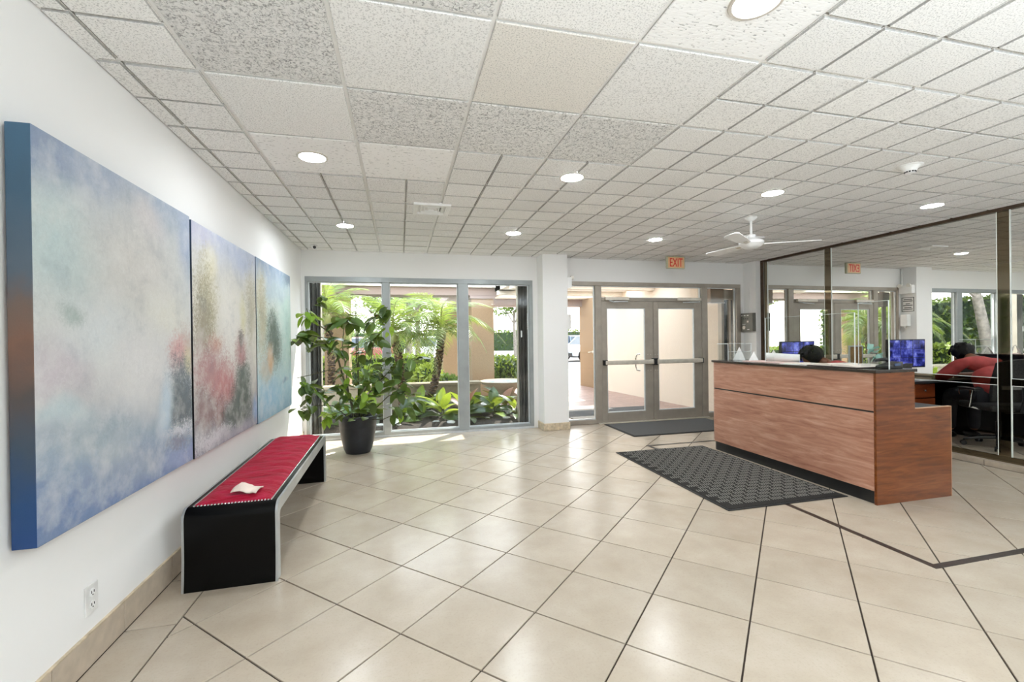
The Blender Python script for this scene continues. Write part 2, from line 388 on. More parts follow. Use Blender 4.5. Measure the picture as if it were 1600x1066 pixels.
# floor slab (grout level) with separate tiles
fl = struct(obj('floor', MB().box(XL-.02, YB, -.15, XM+.3, YF+.12, -.007), M['grout'], at=(2, 1, 0)))
TS, TH, FX, FY = .4453, .7958, -.322, 3.0428
ct, st_ = math.cos(TH), math.sin(TH)
def clip(poly, f):
    out = []
    for i, p in enumerate(poly):
        q = poly[(i+1) % len(poly)]; a, b = f(p), f(q)
        if a >= 0: out.append(p)
        if a*b < 0: t = a/(a-b); out.append((p[0]+(q[0]-p[0])*t, p[1]+(q[1]-p[1])*t))
    return out
def tilemesh(poly, name='tile'):
    n = len(poly); cx = sum(p[0] for p in poly)/n; cy = sum(p[1] for p in poly)/n
    ins = []
    for p in poly:
        d = math.hypot(p[0]-cx, p[1]-cy) or 1; k = 1-.0022/d
        ins.append((cx+(p[0]-cx)*k, cy+(p[1]-cy)*k))
    vs = [(p[0]-cx, p[1]-cy, -.0075) for p in poly]+[(p[0]-cx, p[1]-cy, -.0012) for p in poly]+[(p[0]-cx, p[1]-cy, 0) for p in ins]
    fs = [tuple(2*n+i for i in range(n))]
    for j in (0, 1): fs += [(j*n+i, j*n+(i+1) % n, (j+1)*n+(i+1) % n, (j+1)*n+i) for i in range(n)]
    me = bpy.data.meshes.new(name); me.from_pydata(vs, [], fs); me.materials.append(M['tile']); return me, (cx, cy, 0)
XB = -1.04                       # diagonal field starts here; a straight border course runs along the wall
g = .0038
full = None; ntile = 0
for i in range(-30, 31):
    for j in range(-30, 31):
        q = [(i*TS+g, j*TS+g), ((i+1)*TS-g, j*TS+g), ((i+1)*TS-g, (j+1)*TS-g), (i*TS+g, (j+1)*TS-g)]
        P_ = [(FX+b*ct+a*st_, FY-b*st_+a*ct) for a, b in q]
        whole = P_
        for f in (lambda p: p[0]-XB-g, lambda p: XM-.08-p[0], lambda p: YF-p[1], lambda p: p[1]-.45):
            if P_: P_ = clip(P_, f)
        if len(P_) < 3: continue
        ar = abs(sum(P_[k][0]*P_[(k+1) % len(P_)][1]-P_[(k+1) % len(P_)][0]*P_[k][1] for k in range(len(P_))))/2
        if ar < .0012: continue
        if P_ is not whole and all(abs(a[0]-b[0])+abs(a[1]-b[1]) < 1e-6 for a, b in zip(P_, whole)) and len(P_) == 4:
            P_ = whole
        if abs(ar-(TS-2*g)**2) < 1e-5:
            me, c = tilemesh(P_)
            if full is None: full = me
            else: bpy.data.meshes.remove(me); me = full
        else: me, c = tilemesh(P_)
        link('floor_tile', me, fl, Vector(c)-fl.location); ntile += 1
bt = None
for k in range(-6, 12):
    y0 = 2.443+k*TS; y1 = min(y0+TS, YF)
    if y1 < .3 or y0 > YF-.05: continue
    me, c = tilemesh([(XL+.012, y0+g), (XB-g, y0+g), (XB-g, y1-g), (XL+.012, y1-g)])
    link('floor_tile', me, fl, Vector(c)-fl.location)
obj('floor_back', MB().box(XL, YB, -.0075, XM, .45, 0), M['tile'], fl)
# dark inlay strip round the reception desk
sw = .043
def inlay(x0, y0, x1, y1): return obj('inlay_strip', MB().box(x0, y0, -.006, x1, y1, .0015), M['inlay'], fl)
inlay(2.90, 1.885, 2.90+sw, 4.965); inlay(2.90+sw, 1.885, XM-.08, 1.885+sw); inlay(2.90+sw, 4.965-sw, XM-.08, 4.965)

# walls
wl = struct(obj('wall_left', MB().box(XL-.15, YB, -.1, XL, YF+.15, H0), M['wall']))
wf = struct(obj('wall_far', MB().box(XL, YF, 2.19, XM+.5, YF+.14, H0).box(XL, YF, 0, -1.215, YF+.14, 2.19)
     .box(1.915, YF, 0, 2.42, YF+.14, 2.19).box(5.55, YF, 0, XM+.5, YF+.14, 2.19), M['wall']))
col = struct(obj('wall_pier', MB().box(1.99, 6.17, 0, 2.365, YF, CE+.1), M['wall']))
obj('base_trim', MB().box(1.975, 6.155, 0, 2.38, YF, .105), M['travertine'], col, bevel=.006)
col2 = struct(obj('wall_pier', MB().box(5.61, 6.16, 0, 6.0, YF, CE+.1), M['wall']))
obj('base_trim', MB().box(5.60, 6.15, 0, 6.0, YF, .1), M['travertine'], col2, bevel=.006)
wr = struct(obj('wall_right', MB().box(XM+.03, YB, -.1, XM+.2, 6.16, H0), M['wall']))
wb = struct(obj('wall_back', MB().box(XL, YB-.15, -.1, XM+.2, YB, H0), M['wall_rear']))
# baseboard, left wall, of cut tiles
bb = struct(obj('baseboard_left', MB().box(XL, YB, 0, XL+.004, YF, .138), M['grout']))
for k in range(-8, 10):
    y0 = 2.443+k*TS; y1 = min(y0+TS, YF)
    if y0 < YB or y1-y0 < .05: continue
    obj('baseboard_tile', MB().box(XL, y0+.0025, .003, XL+.012, y1-.0025, .136), M['base_tile'], bb, bevel=.002, seg=1)
obj('cap_trim', MB().box(XL, YB, .136, XL+.013, YF, .141), M['travertine'], bb)
# tile skirting under the plaster left of the window and on the kerb below the mirror
kb = struct(obj('baseboard_right', MB().box(XM-.075, 1.0, 0, XM+.03, 6.15, .05), M['grout']))
for k in range(12):
    y0 = 1.02+k*.4453; y1 = min(y0+.44, 6.145)
    if y1-y0 > .05: obj('baseboard_tile', MB().box(XM-.08, y0, .001, XM+.02, y1, .055), M['base_tile'], kb, bevel=.003, seg=1)

# mirror wall: glass panes, bronze-tinted strips, rail, head channel
ZS, ZT = .115, CE-.045
strips = [(6.03, 6.10), (4.93, 5.03), (3.07, 3.17), (1.25, 1.35)]
edges = [6.10]+[v for a in strips for v in (a[1], a[0])][1:]
RZ0, RZ1 = .806, .876
panes = [(5.03, 6.03), (3.17, 4.93), (1.35, 3.07)]
for a, b in panes:
    for z0, z1 in ((ZS, RZ0), (RZ1, ZT)):
        obj('mirror_pane', MB().box(XM, a+.002, z0+.002, XM+.008, b-.002, z1-.002), M['mirror'], wr)
    obj('mirror_rail', MB().box(XM-.004, a, RZ0, XM+.008, b, RZ1), M['bronze_mirror'], wr)
    for z in (RZ0, RZ1): obj('ground_edge', MB().box(XM-.005, a, z-.003, XM, b, z+.003), M['bevel_edge'], wr)
for a, b in strips:
    obj('mirror_strip', MB().box(XM-.006, a, ZS, XM+.008, b, ZT), M['bronze_mirror'], wr)
    for y in (a, b): obj('ground_edge', MB().box(XM-.008, y-.003, ZS, XM, y+.003, ZT), M['bevel_edge'], wr)
obj('bottom_channel', MB().box(XM-.008, 1.25, .05, XM+.02, 6.13, ZS), M['bronze_mirror'], wr)
obj('head_channel', MB().box(XM-.03, 1.25, CE-.045, XM+.02, 6.15, CE-.002), M['bronze'], wr, bevel=.004)
obj('end_channel', MB().box(XM-.02, 6.10, ZS, XM+.02, 6.16, CE-.002), M['bronze'], wr)

# ------------------------------------------------------------------ ceiling
ce = struct(obj('ceiling', MB().box(XL-.02, YB, CE+.15, XM+.3, YF+.02, CE+.2), M['ceil_back'], at=(2, 1, CE)))
U = .6096; CX0, CY0 = -.2438, 1.6905
def cx(c): return CX0+c*U
def cy(r): return CY0+r*U
LIGHTS = [(-.5, 2.5), (-.5, 5.5), (2.5, 5.5), (2.5, 2.5), (5.5, 2.5), (5.5, 5.5), (8.5, 2.5), (2.5, -.5)]
HID = [(-.5, -.5), (5.5, -.5), (8.5, -.5), (-.5, -3.5), (2.5, -3.5), (5.5, -3.5), (8.5, -3.5), (-.5, -6.5), (2.5, -6.5), (5.5, -6.5), (8.5, -6.5)]  # unseen lamps behind the camera, added along the grid for fill
HR = .083
def square(mb, x0, y0, x1, y1, hole=None, ins=(1, 1, 1, 1), step=True):
    """one raised square; ins = which sides (x0,y0,x1,y1) are inset; hole = (x,y,r) at one of its corners"""
    def loop(d):
        a, b, c, e = x0+d*ins[0], y0+d*ins[1], x1-d*ins[2], y1-d*ins[3]
        pts = [(a, b), (c, b), (c, e), (a, e)]
        if not hole: return pts
        k = min(range(4), key=lambda i: (pts[i][0]-hole[0])**2+(pts[i][1]-hole[1])**2)
        p, prv, nxt = pts[k], pts[k-1], pts[(k+1) % 4]
        def hit(p, q):
            if abs(p[0]-q[0]) < 1e-9:
                s = math.copysign(math.sqrt(max(0, hole[2]**2-(p[0]-hole[0])**2)), q[1]-p[1]); return (p[0], hole[1]+s)
            s = math.copysign(math.sqrt(max(0, hole[2]**2-(p[1]-hole[1])**2)), q[0]-p[0]); return (hole[0]+s, p[1])
        h0, h1 = hit(p, prv), hit(p, nxt)
        a0 = math.atan2(h0[1]-hole[1], h0[0]-hole[0]); a1 = math.atan2(h1[1]-hole[1], h1[0]-hole[0])
        da = (a1-a0+math.pi) % (2*math.pi)-math.pi
        arc = [(hole[0]+hole[2]*math.cos(a0+da*t/6), hole[1]+hole[2]*math.sin(a0+da*t/6)) for t in range(7)]
        return pts[:k]+arc+pts[k+1:] if k else arc+pts[1:]
    prof = [(0, .008), (.0, -.003), (.004, -.004), (.0045, -.014), (.006, -.015)] if step else [(0, .008), (.0, -.008), (.004, -.011)]
    L = [[(p[0], p[1], z) for p in loop(d)] for d, z in prof]; n = len(L[0]); vs = [p for l in L for p in l]; fs = [tuple(range((len(L)-1)*n, len(L)*n))]
    for j in range(len(L)-1): fs += [(j*n+i, j*n+(i+1) % n, (j+1)*n+(i+1) % n, (j+1)*n+i) for i in range(n)]
    mb.add(vs, fs)
cache = {}
BIG = {(-1, 0): 'tile_rough', (0, 0): 'tile_fine', (1, 0): 'tile_tan', (2, 0): 'tile_fine', (0, -1): 'tile_rough', (1, -1): 'tile_fine', (2, -1): 'tile_fiss',
       (-1, 1): 'tile_fine', (0, 1): 'tile_rough', (1, 1): 'tile_rough', (2, 1): 'tile_rough', (-1, 2): 'tile_fiss', (0, 2): 'tile_fiss', (-1, -1): 'tile_fine'}
def ctile(c, r):
    X0, Y0 = cx(c), cy(r)
    lo, hi = max(0, XL-X0), min(U, XM-.03-X0)
    top = min(U, YF-Y0)
    if hi-lo < .03 or top < .03: return
    big = BIG.get((c, r)); hole = (c+.5, r+.5) in LIGHTS
    key = (round(lo, 3), round(hi, 3), round(top, 3), bool(big), hole, big)
    if key not in cache:
        mb = MB(); G = .009; hl = (U/2, U/2, HR) if hole else None
        if big:
            if hole:
                for a, b, i in ((0, 0, (1, 1, 0, 0)), (1, 0, (0, 1, 1, 0)), (0, 1, (1, 0, 0, 1)), (1, 1, (0, 0, 1, 1))):
                    square(mb, G if a == 0 else U/2, G if b == 0 else U/2, U/2 if a == 0 else U-G, U/2 if b == 0 else U-G, hl, i, False)
            else: square(mb, G, G, U-G, U-G, step=False)
        else:
            mb.add([(lo, 0, .0075), (hi, 0, .0075), (hi, top, .0075), (lo, top, .0075)], [(0, 1, 2, 3)] if not hole else [])
            if hole: mb.lathe([(HR, .0076), (.31, .0075)], 24, (U/2, U/2, 0), False)
            for a in (0, 1):
                for b in (0, 1):
                    s = .005
                    x0, x1 = (G if a == 0 else U/2+s), (U/2-s if a == 0 else U-G)
                    y0, y1 = (G if b == 0 else U/2+s), (U/2-s if b == 0 else U-G)
                    x0, x1, y1 = max(x0, lo+.004), min(x1, hi-.004), min(y1, top-.004)
                    if x1-x0 > .04 and y1-y0 > .04: square(mb, x0, y0, x1, y1, hl)
        me = mesh('ceiling_tile', mb, M[big or 'tile_fine']); me.materials.append(M['tile_edge_shade'])
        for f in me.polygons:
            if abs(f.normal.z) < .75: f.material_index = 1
        cache[key] = me
    o = link('ceiling_tile', cache[key], ce, Vector((X0, Y0, CE))-ce.location)
    o.rotation_euler = (R(random.uniform(-.12, .12)), R(random.uniform(-.12, .12)), 0)
for r in range(-2, 8):
    for c in range(-2, 10): ctile(c, r)
# plain lay-in tiles over the part of the lobby behind the camera
obj('ceiling_rear', MB().box(XL, YB, CE-.004, XM, cy(-2)-.01, CE+.02), M['tile_fine'], ce)
for c in range(-1, 10):
    obj('grid_bar', MB().box(cx(c)-.010, cy(-2), CE-.001, cx(c)+.010, YF, CE+.010), M['tbar'], ce)
for r in range(-2, 8):
    obj('grid_bar', MB().box(XL, cy(r)-.010, CE-.0015, XM-.03, cy(r)+.010, CE+.0095), M['tbar'], ce)
obj('wall_angle', MB().box(XL, cy(-2), CE-.004, XL+.018, YF, CE+.012).box(XL, YF-.018, CE-.004, XM-.03, YF, CE+.012), M['tbar'], ce)

# recessed lamps
lamp_labels = {(2.5, -.5): 'nearest recessed ceiling light, its beige trim and bright reflector cut by the upper picture edge',
 (-.5, 2.5): 'recessed ceiling light in a plain fissured tile above the paintings', (2.5, 2.5): 'recessed ceiling light between the air vent and the reception desk, nearest the big rough tiles',
 (5.5, 2.5): 'recessed ceiling light midway between fan and smoke detector', (8.5, 2.5): 'recessed ceiling light closest to the mirror wall',
 (-.5, 5.5): 'far recessed ceiling light above the potted plant', (2.5, 5.5): 'far recessed ceiling light in front of the wall pier', (5.5, 5.5): 'far recessed ceiling light above the door mat'}
def lamp(c, r, vis):
    x, y = cx(c), cy(r)
    t = thing('recessed_light', lamp_labels.get((c, r), 'unseen recessed ceiling light, continued from the grid for fill in the rear lobby'), 'ceiling light', (x, y, CE), 'recessed ceiling lights')
    obj('trim_ring', MB().lathe([(.080, -.005), (.083, -.016), (.094, -.016), (.098, -.010)], 28, (x, y, CE), False), M['trimring'], t, True)
    if (c, r) == (2.5, -.5):
        obj('reflector', MB().lathe([(.081, -.008), (.076, .015), (.060, .045)], 28, (x, y, CE), False), M['reflector'], t, True)
        obj('lens', MB().lathe([(.060, .043), (.04, .026), (.001, .018)], 24, (x, y, CE), False), M['lamp_dim'], t, True)
    else: obj('lens', MB().lathe([(.081, -.010), (.055, -.020 if c > 0 else -.012), (.001, -.025 if c > 0 else -.013)], 24, (x, y, CE), False), M['lamp_far' if r > 5 else 'lamp'], t, True)
for c, r in LIGHTS: lamp(c, r, True)
for c, r in HID:
    x, y = cx(c), cy(r)
    t = thing('recessed_light', 'unseen recessed ceiling light, continued from the grid for fill in the rear lobby', 'ceiling light', (x, y, CE), 'unseen rear fill lights')
    obj('trim_ring', MB().lathe([(.080, -.004), (.083, -.016), (.094, -.016), (.098, -.004)], 24, (x, y, CE), False), M['trimring'], t, True)
    obj('lens', MB().lathe([(.081, -.008), (.001, -.009)], 20, (x, y, CE), False), M['lamp_dim'], t, True)

# ceiling vents, smoke detector, dome camera, fan, exit sign
def vent(x0, y0, x1, y1, label):
    t = thing('ceiling_vent', label, 'air vent', ((x0+x1)/2, (y0+y1)/2, CE), 'ceiling vents')
    z = CE-.034
    fr = MB()
    b = .032
    for a in ((x0, y0, x1, y0+b), (x0, y1-b, x1, y1), (x0, y0+b, x0+b, y1-b), (x1-b, y0+b, x1, y1-b)): fr.box(a[0], a[1], z, a[2], a[3], CE-.004)
    obj('vent_frame', fr, M['white'], t, bevel=.003)
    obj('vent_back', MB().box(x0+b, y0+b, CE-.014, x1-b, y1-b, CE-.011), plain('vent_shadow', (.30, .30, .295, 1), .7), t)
    cxm, cym = (x0+x1)/2, (y0+y1)/2; wx, wy = (x1-x0)/2-b, (y1-y0)/2-b
    for k in range(4):
        s = 1-k*.24; m = MB()
        ax, ay = wx*s, wy*s; e = .010
        for q in ((-ax, -ay, ax, -ay+e), (-ax, ay-e, ax, ay), (-ax, -ay+e, -ax+e, ay-e), (ax-e, -ay+e, ax, ay-e)):
            m.box(cxm+q[0], cym+q[1], z+.002+k*.002, cxm+q[2], cym+q[3], CE-.013)
        obj('louvre', m, M['white'], t)
vent(.13, 4.06, .46, 4.39, 'square white air vent with stepped louvres in the ceiling before the garden window')
vent(4.05, 4.62, 4.35, 4.86, 'small white air vent in the ceiling behind the ceiling fan')
t = thing('smoke_detector', 'white cone-shaped smoke detector on the ceiling between the lamps', 'smoke detector', (3.60, 2.48, CE))
x, y = 3.60, 2.48
obj('base_plate', MB().lathe([(.075, -.006), (.075, -.018), (.066, -.022)], 28, (x, y, CE)), M['white'], t, True)
obj('housing', MB().lathe([(.064, -.020), (.050, -.034), (.036, -.052), (.034, -.058)], 28, (x, y, CE)), M['white'], t, True)
slots = MB()
for k in range(12):
    a = 2*math.pi*k/12; mm = MB().box(-.005, .030, -.066, .005, .0345, -.057); mm.xf(Matrix.Translation((x, y, CE)) @ Matrix.Rotation(a, 4, 'Z')); slots.join(mm)
obj('sensor_slots', slots, M['black'], t)
obj('sensor_cap', MB().lathe([(.031, -.056), (.031, -.068), (.020, -.072)], 24, (x, y, CE)), M['white'], t, True)
t = thing('dome_camera', 'small white security camera on the ceiling in the window corner', 'security camera', (-1.05, 6.15, CE))
obj('mount', MB().lathe([(.045, -.004), (.045, -.022), (.03, -.03)], 18, (-1.05, 6.15, CE)), M['white'], t, True)
obj('camera_body', MB().tube([(-1.05, 6.17, CE-.022), (-1.04, 6.13, CE-.034), (-1.025, 6.06, CE-.05)], .03, 14), M['white'], t, True)
obj('camera_lens', MB().tube([(-1.026, 6.063, CE-.0495), (-1.0235, 6.053, CE-.052)], .019, 14), M['black'], t, True)

FXc, FYc = 3.52, 3.92
t = thing('ceiling_fan', 'white ceiling fan on a down rod above the reception desk', 'fan', (FXc, FYc, CE-.36))
obj('canopy', MB().lathe([(.062, -.002), (.058, -.02), (.03, -.045), (.016, -.05)], 24, (FXc, FYc, CE)), M['white'], t, True)
obj('down_rod', MB().lathe([(.012, -.04), (.012, -.2)], 14, (FXc, FYc, CE)), M['white'], t, True)
obj('motor_housing', MB().lathe([(.018, -.185), (.045, -.195), (.048, -.225), (.10, -.245), (.118, -.262), (.118, -.285), (.09, -.315), (.05, -.335), (.01, -.34)], 28, (FXc, FYc, CE)), M['white'], t, True)
for k, a in enumerate((-28, 92, 212)):
    b = MB().prism([(.11, -.035), (.30, -.06), (.58, -.07), (.62, -.05), (.63, 0), (.62, .05), (.58, .065), (.30, .05), (.11, .03)], 'z', -.004, .004)
    b.xf(Matrix.Translation((FXc, FYc, CE-.285)) @ Matrix.Rotation(R(a), 4, 'Z') @ Matrix.Rotation(R(11), 4, 'X'))
    bl = obj('blade', b, M['white'], t)
    br = MB().box(.08, -.018, -.004, .2, .018, .001); br.xf(Matrix.Translation((FXc, FYc, CE-.289)) @ Matrix.Rotation(R(a), 4, 'Z') @ Matrix.Rotation(R(11), 4, 'X'))
    obj('blade_bracket', br, M['champagne'], bl)

ex, ey = 4.03, 6.0
t = thing('exit_sign', 'red lettered EXIT sign hanging from the ceiling before the doors', 'exit sign', (ex, ey, CE))
obj('housing', MB().box(ex-.155, ey-.02, CE-.205, ex+.155, ey+.02, CE-.022), M['exit_body'], t, bevel=.014, seg=3)
obj('face', MB().box(ex-.135, ey-.023, CE-.192, ex+.135, ey-.019, CE-.036), M['exit_face'], t)
obj('ceiling_mount', MB().box(ex-.05, ey-.02, CE-.024, ex+.05, ey+.02, CE-.002), M['exit_body'], t)
tm = text_mb('EXIT', .19); xs = [p[0] for p in tm.v]; ys = [p[1] for p in tm.v]
w = max(xs)-min(xs); h = max(ys)-min(ys)
tm.v = [((p[0]-(min(xs)+max(xs))/2)*.215/w, (p[1]-(min(ys)+max(ys))/2)*.125/h, p[2]) for p in tm.v]
tm.xf(Matrix.Translation((ex, ey-.025, CE-.114)) @ Matrix.Rotation(R(90), 4, 'X'))
lt = obj('lettering', tm, M['exit_red'], t)

# ------------------------------------------------------------------ window wall and doors
def frame(name, bars, mat, parent):
    for b in bars: obj(name, MB().box(*b), mat, parent, bevel=.004, seg=1)
w1 = struct(obj('window_1', MB().box(-1.215, YF-.005, -.01, 1.915, YF+.10, .03), M['alu_light'], bevel=.003))
Y0, Y1 = YF-.012, YF+.09
frame('frame_bar', [(-1.215, Y0, 2.122, 1.915, Y1, 2.19), (-1.185, Y0, .03, 1.858, Y1, .068),
      (-1.215, Y0, .03, -1.180, Y1, 2.122), (1.858, Y0, .03, 1.915, Y1, 2.122)], M['alu'], w1)
frame('mullion', [(-.233, Y0-.004, .03, -.140, Y1, 2.125), (.804, Y0-.004, .03, .948, Y1, 2.125)], M['alu'], w1)
for a, b in ((-1.180, -.233), (-.140, .804), (.948, 1.858)):
    p = obj('pane', MB().box(a, YF+.038, .068, b, YF+.044, 2.122), M['glass'], w1)
    e = MB()
    for q in ((a, .068, a+.012, 2.122), (b-.012, .068, b, 2.122), (a+.012, .068, b-.012, .08), (a+.012, 2.11, b-.012, 2.122)): e.box(q[0], YF+.028, q[1], q[2], YF+.054, q[3])
    obj('glazing_bead', e, M['alu_light'], p)

w2 = struct(obj('window_2', MB().box(2.42, Y0, 2.13, 5.55, Y1, 2.19), M['taupe'], bevel=.004))   # entrance storefront frame
frame('frame_bar', [(2.42, Y0, 0, 2.446, Y1, 2.13), (2.446, Y0, 0, 2.917, Y1, .066), (5.47, Y0, 0, 5.55, Y1, 2.13), (4.91, Y0, 0, 5.47, Y1, .066)], M['taupe'], w2)
frame('mullion', [(2.917, Y0, 0, 3.02, Y1, 2.13), (4.80, Y0, 0, 4.91, Y1, 2.13)], M['taupe'], w2)
frame('transom_bar', [(3.02, Y0, 1.895, 4.80, Y1, 1.945)], M['taupe'], w2)
for a, b, z0, z1 in ((2.446, 2.917, .066, 2.13), (4.91, 5.47, .066, 2.13), (3.02, 4.80, 1.945, 2.13)):
    p = obj('pane', MB().box(a, YF+.038, z0, b, YF+.044, z1), M['doorglass'], w2)
    e = MB()
    for q in ((a, z0, a+.012, z1), (b-.012, z0, b, z1), (a+.012, z0, b-.012, z0+.012), (a+.012, z1-.012, b-.012, z1)): e.box(q[0], YF+.026, q[1], q[2], YF+.056, q[3])
    obj('glazing_bead', e, M['alu_light'], p)
def door(n, x0, x1, g0, g1, label):
    d = struct(thing('door_%d' % n, label, 'door', ((x0+x1)/2, YF+.03, 0)))
    del d['label']; del d['category']
    ya, yb = YF-.004, YF+.042
    obj('stile', MB().box(x0+.002, ya, .012, g0, yb, 1.893), M['taupe'], d, bevel=.003, seg=1)
    obj('stile', MB().box(g1, ya, .012, x1-.002, yb, 1.893), M['taupe'], d, bevel=.003, seg=1)
    obj('top_rail', MB().box(g0, ya, 1.785, g1, yb, 1.893), M['taupe'], d, bevel=.003, seg=1)
    obj('bottom_rail', MB().box(g0, ya, .012, g1, yb, .158), M['taupe'], d, bevel=.003, seg=1)
    p = obj('pane', MB().box(g0, YF+.016, .158, g1, YF+.022, 1.785), M['doorglass'], d)
    e = MB()
    for q in ((g0, .158, g0+.012, 1.785), (g1-.012, .158, g1, 1.785), (g0+.012, .158, g1-.012, .17), (g0+.012, 1.773, g1-.012, 1.785)): e.box(q[0], YF+.004, q[1], q[2], YF+.034, q[3])
    obj('glazing_bead', e, M['alu_light'], p)
    pb = obj('push_bar', MB().box(x0+.03, YF-.075, .905, x1-.03, YF-.035, .972), M['champagne'], d, bevel=.014, seg=3)
    for xx in (x0+.012, x1-.07): obj('bar_mount', MB().box(xx, YF-.07, .898, xx+.058, YF, .978), M['black'] if (n == 1) == (xx < (x0+x1)/2) or n == 2 and xx > (x0+x1)/2 else M['champagne'], pb, bevel=.006)
    cl = obj('door_closer', MB().box(x0+(.05 if n == 1 else .42), YF-.055, 1.905, x0+(.45 if n == 1 else .85), YF-.012, 1.955), M['champagne'], d, bevel=.006)
    ax = x0+.12 if n == 1 else x1-.22
    obj('closer_arm', MB().tube([(ax, YF-.04, 1.90), (ax+.04, YF-.10, 1.875), (ax+.30, YF-.055, 1.885)] if n == 1 else [(ax+.15, YF-.04, 1.90), (ax+.12, YF-.1, 1.885), (ax-.16, YF-.055, 1.875)], .011, 8), M['alu_light'], cl)
    if n == 1:
        hx = 3.70
        obj('pull_handle', MB().tube([(hx, YF+.04, 1.055), (hx-.03, YF+.09, 1.05), (hx-.045, YF+.10, .99), (hx-.045, YF+.10, .86), (hx-.03, YF+.09, .80), (hx, YF+.04, .795)], .011, 10), M['chrome'], d, True)
    bo = MB()
    for xx in ((g1+.04, g1+.09) if n == 1 else (x0+.03, x0+.07)):
        for zz in (.80, 1.05): bo.lathe([(.006, -.003), (.006, .003)], 8, (xx, ya, zz), True, 'y')
    obj('bolt_heads', bo, M['champagne'], d)
door(1, 3.02, 3.908, 3.110, 3.768, 'x'); door(2, 3.912, 4.80, 4.000, 4.662, 'x')
obj('centre_latch', MB().box(3.868, YF-.07, .885, 3.952, YF-.006, .99), M['black'], bpy.data.objects['door_1'], bevel=.01)
obj('threshold', MB().box(2.95, YF-.06, 0, 4.9, YF+.1, .012), M['champagne'], w2, bevel=.004)

# wall fittings: keypad box on the right pier, notices and boxes on the middle pier, outlet
t = thing('intercom_panel', 'grey metal entry panel with white labels on the pier beside the doors', 'control panel', (5.58, 6.29, 1.40))
obj('housing', MB().box(5.545, 6.165, 1.40, 5.609, 6.425, 1.70), plain('grey_painted_metal', (.16, .155, .135, 1), .5, .2), t, bevel=.005)
for (a, b, c, d_, mm) in ((6.385, 1.655, 6.41, 1.668, 'white'), (6.32, 1.655, 6.355, 1.668, 'white'), (6.25, 1.655, 6.285, 1.668, 'white'), (6.25, 1.545, 6.285, 1.575, 'cream_page'),
      (6.32, 1.515, 6.385, 1.523, 'white'), (6.235, 1.425, 6.28, 1.437, 'white')):
    obj('label_plate', MB().box(5.541, a, b, 5.546, c, d_), M[mm], t)
obj('key_lock', MB().lathe([(.030, 0), (.030, .010), (.012, .014)], 18, (5.533, 6.345, 1.465), True, 'x'), M['champagne'], t, True)
for k in range(3): obj('button', MB().lathe([(.009, 0), (.009, .006)], 12, (5.54, 6.27+.045*k, 1.61), True, 'x'), M['black'], t, True)
t = tag(obj('conduit', MB().tube([(5.603, 6.30, 1.70), (5.603, 6.30, 2.0), (5.603, 6.30, 2.12)], .007, 8), M['wall']), 'thin white painted conduit rising from the entry panel up the pier', 'conduit')
xr = 2.366
t = thing('notice', 'white framed notice with black lines on the side of the middle pier', 'notice', (xr, 6.31, 1.73))
obj('sheet', MB().box(xr, 6.20, 1.73, xr+.006, 6.42, 2.0), M['paper'], t)
nt = MB()
for q in ((6.205, 1.735, 6.415, 1.745), (6.205, 1.985, 6.415, 1.995), (6.205, 1.745, 6.215, 1.985), (6.405, 1.745, 6.415, 1.985)): nt.box(xr+.006, q[0], q[1], xr+.008, q[2], q[3])
for a, b in ((1.95, .14), (1.92, .16), (1.87, .07), (1.84, .16), (1.80, .12), (1.77, .16)): nt.box(xr+.006, 6.31-b/2, a, xr+.0075, 6.31+b/2, a+.014)
obj('print', nt, M['black'], t)
t = thing('soap_dispenser', 'white plastic dispenser below the notice on the middle pier', 'dispenser', (xr, 6.32, 1.46))
obj('body', MB().box(xr, 6.26, 1.46, xr+.09, 6.39, 1.68), M['white'], t, bevel=.02, seg=3)
obj('nozzle', MB().lathe([(.014, 0), (.012, -.03)], 12, (xr+.05, 6.325, 1.462)), M['alu_light'], t, True)
t = thing('emergency_light', 'white emergency light box high on the side of the middle pier', 'emergency light', (xr, 6.30, 2.02))
obj('body', MB().box(xr, 6.19, 2.06, xr+.08, 6.42, 2.22), M['white'], t, bevel=.012, seg=2)
for yy in (6.23, 6.38): obj('lamp_head', MB().lathe([(.03, -.02), (.036, .02)], 16, (xr+.09, yy, 2.21), True, 'x'), M['reflector'], t, True)
tag(obj('conduit', MB().tube([(xr+.012, 6.40, 2.22), (xr+.012, 6.40, CE-.01)], .010, 8), M['white']), 'white conduit from the emergency light up to the ceiling', 'conduit')
t = thing('power_outlet', 'white double power outlet low on the left wall below the largest painting', 'outlet', (XL, 2.23, .21))
obj('cover_plate', MB().box(XL, 2.192, .212, XL+.007, 2.270, .330), plain('outlet_plate', (.78, .775, .76, 1), .4), t, bevel=.003)
for z in (.245, .295):
    s_ = obj('socket', MB().lathe([(.017, 0), (.017, .009)], 20, (XL, 2.231, z), True, 'x'), M['white'], t, True)
    h_ = MB().box(XL+.009, 2.2215, z-.002, XL+.0102, 2.2245, z+.009).box(XL+.009, 2.2375, z-.002, XL+.0102, 2.2405, z+.008).lathe([(.003, .009), (.003, .0102)], 8, (XL, 2.231, z-.009), True, 'x')
    obj('slot', h_, M['black'], s_)
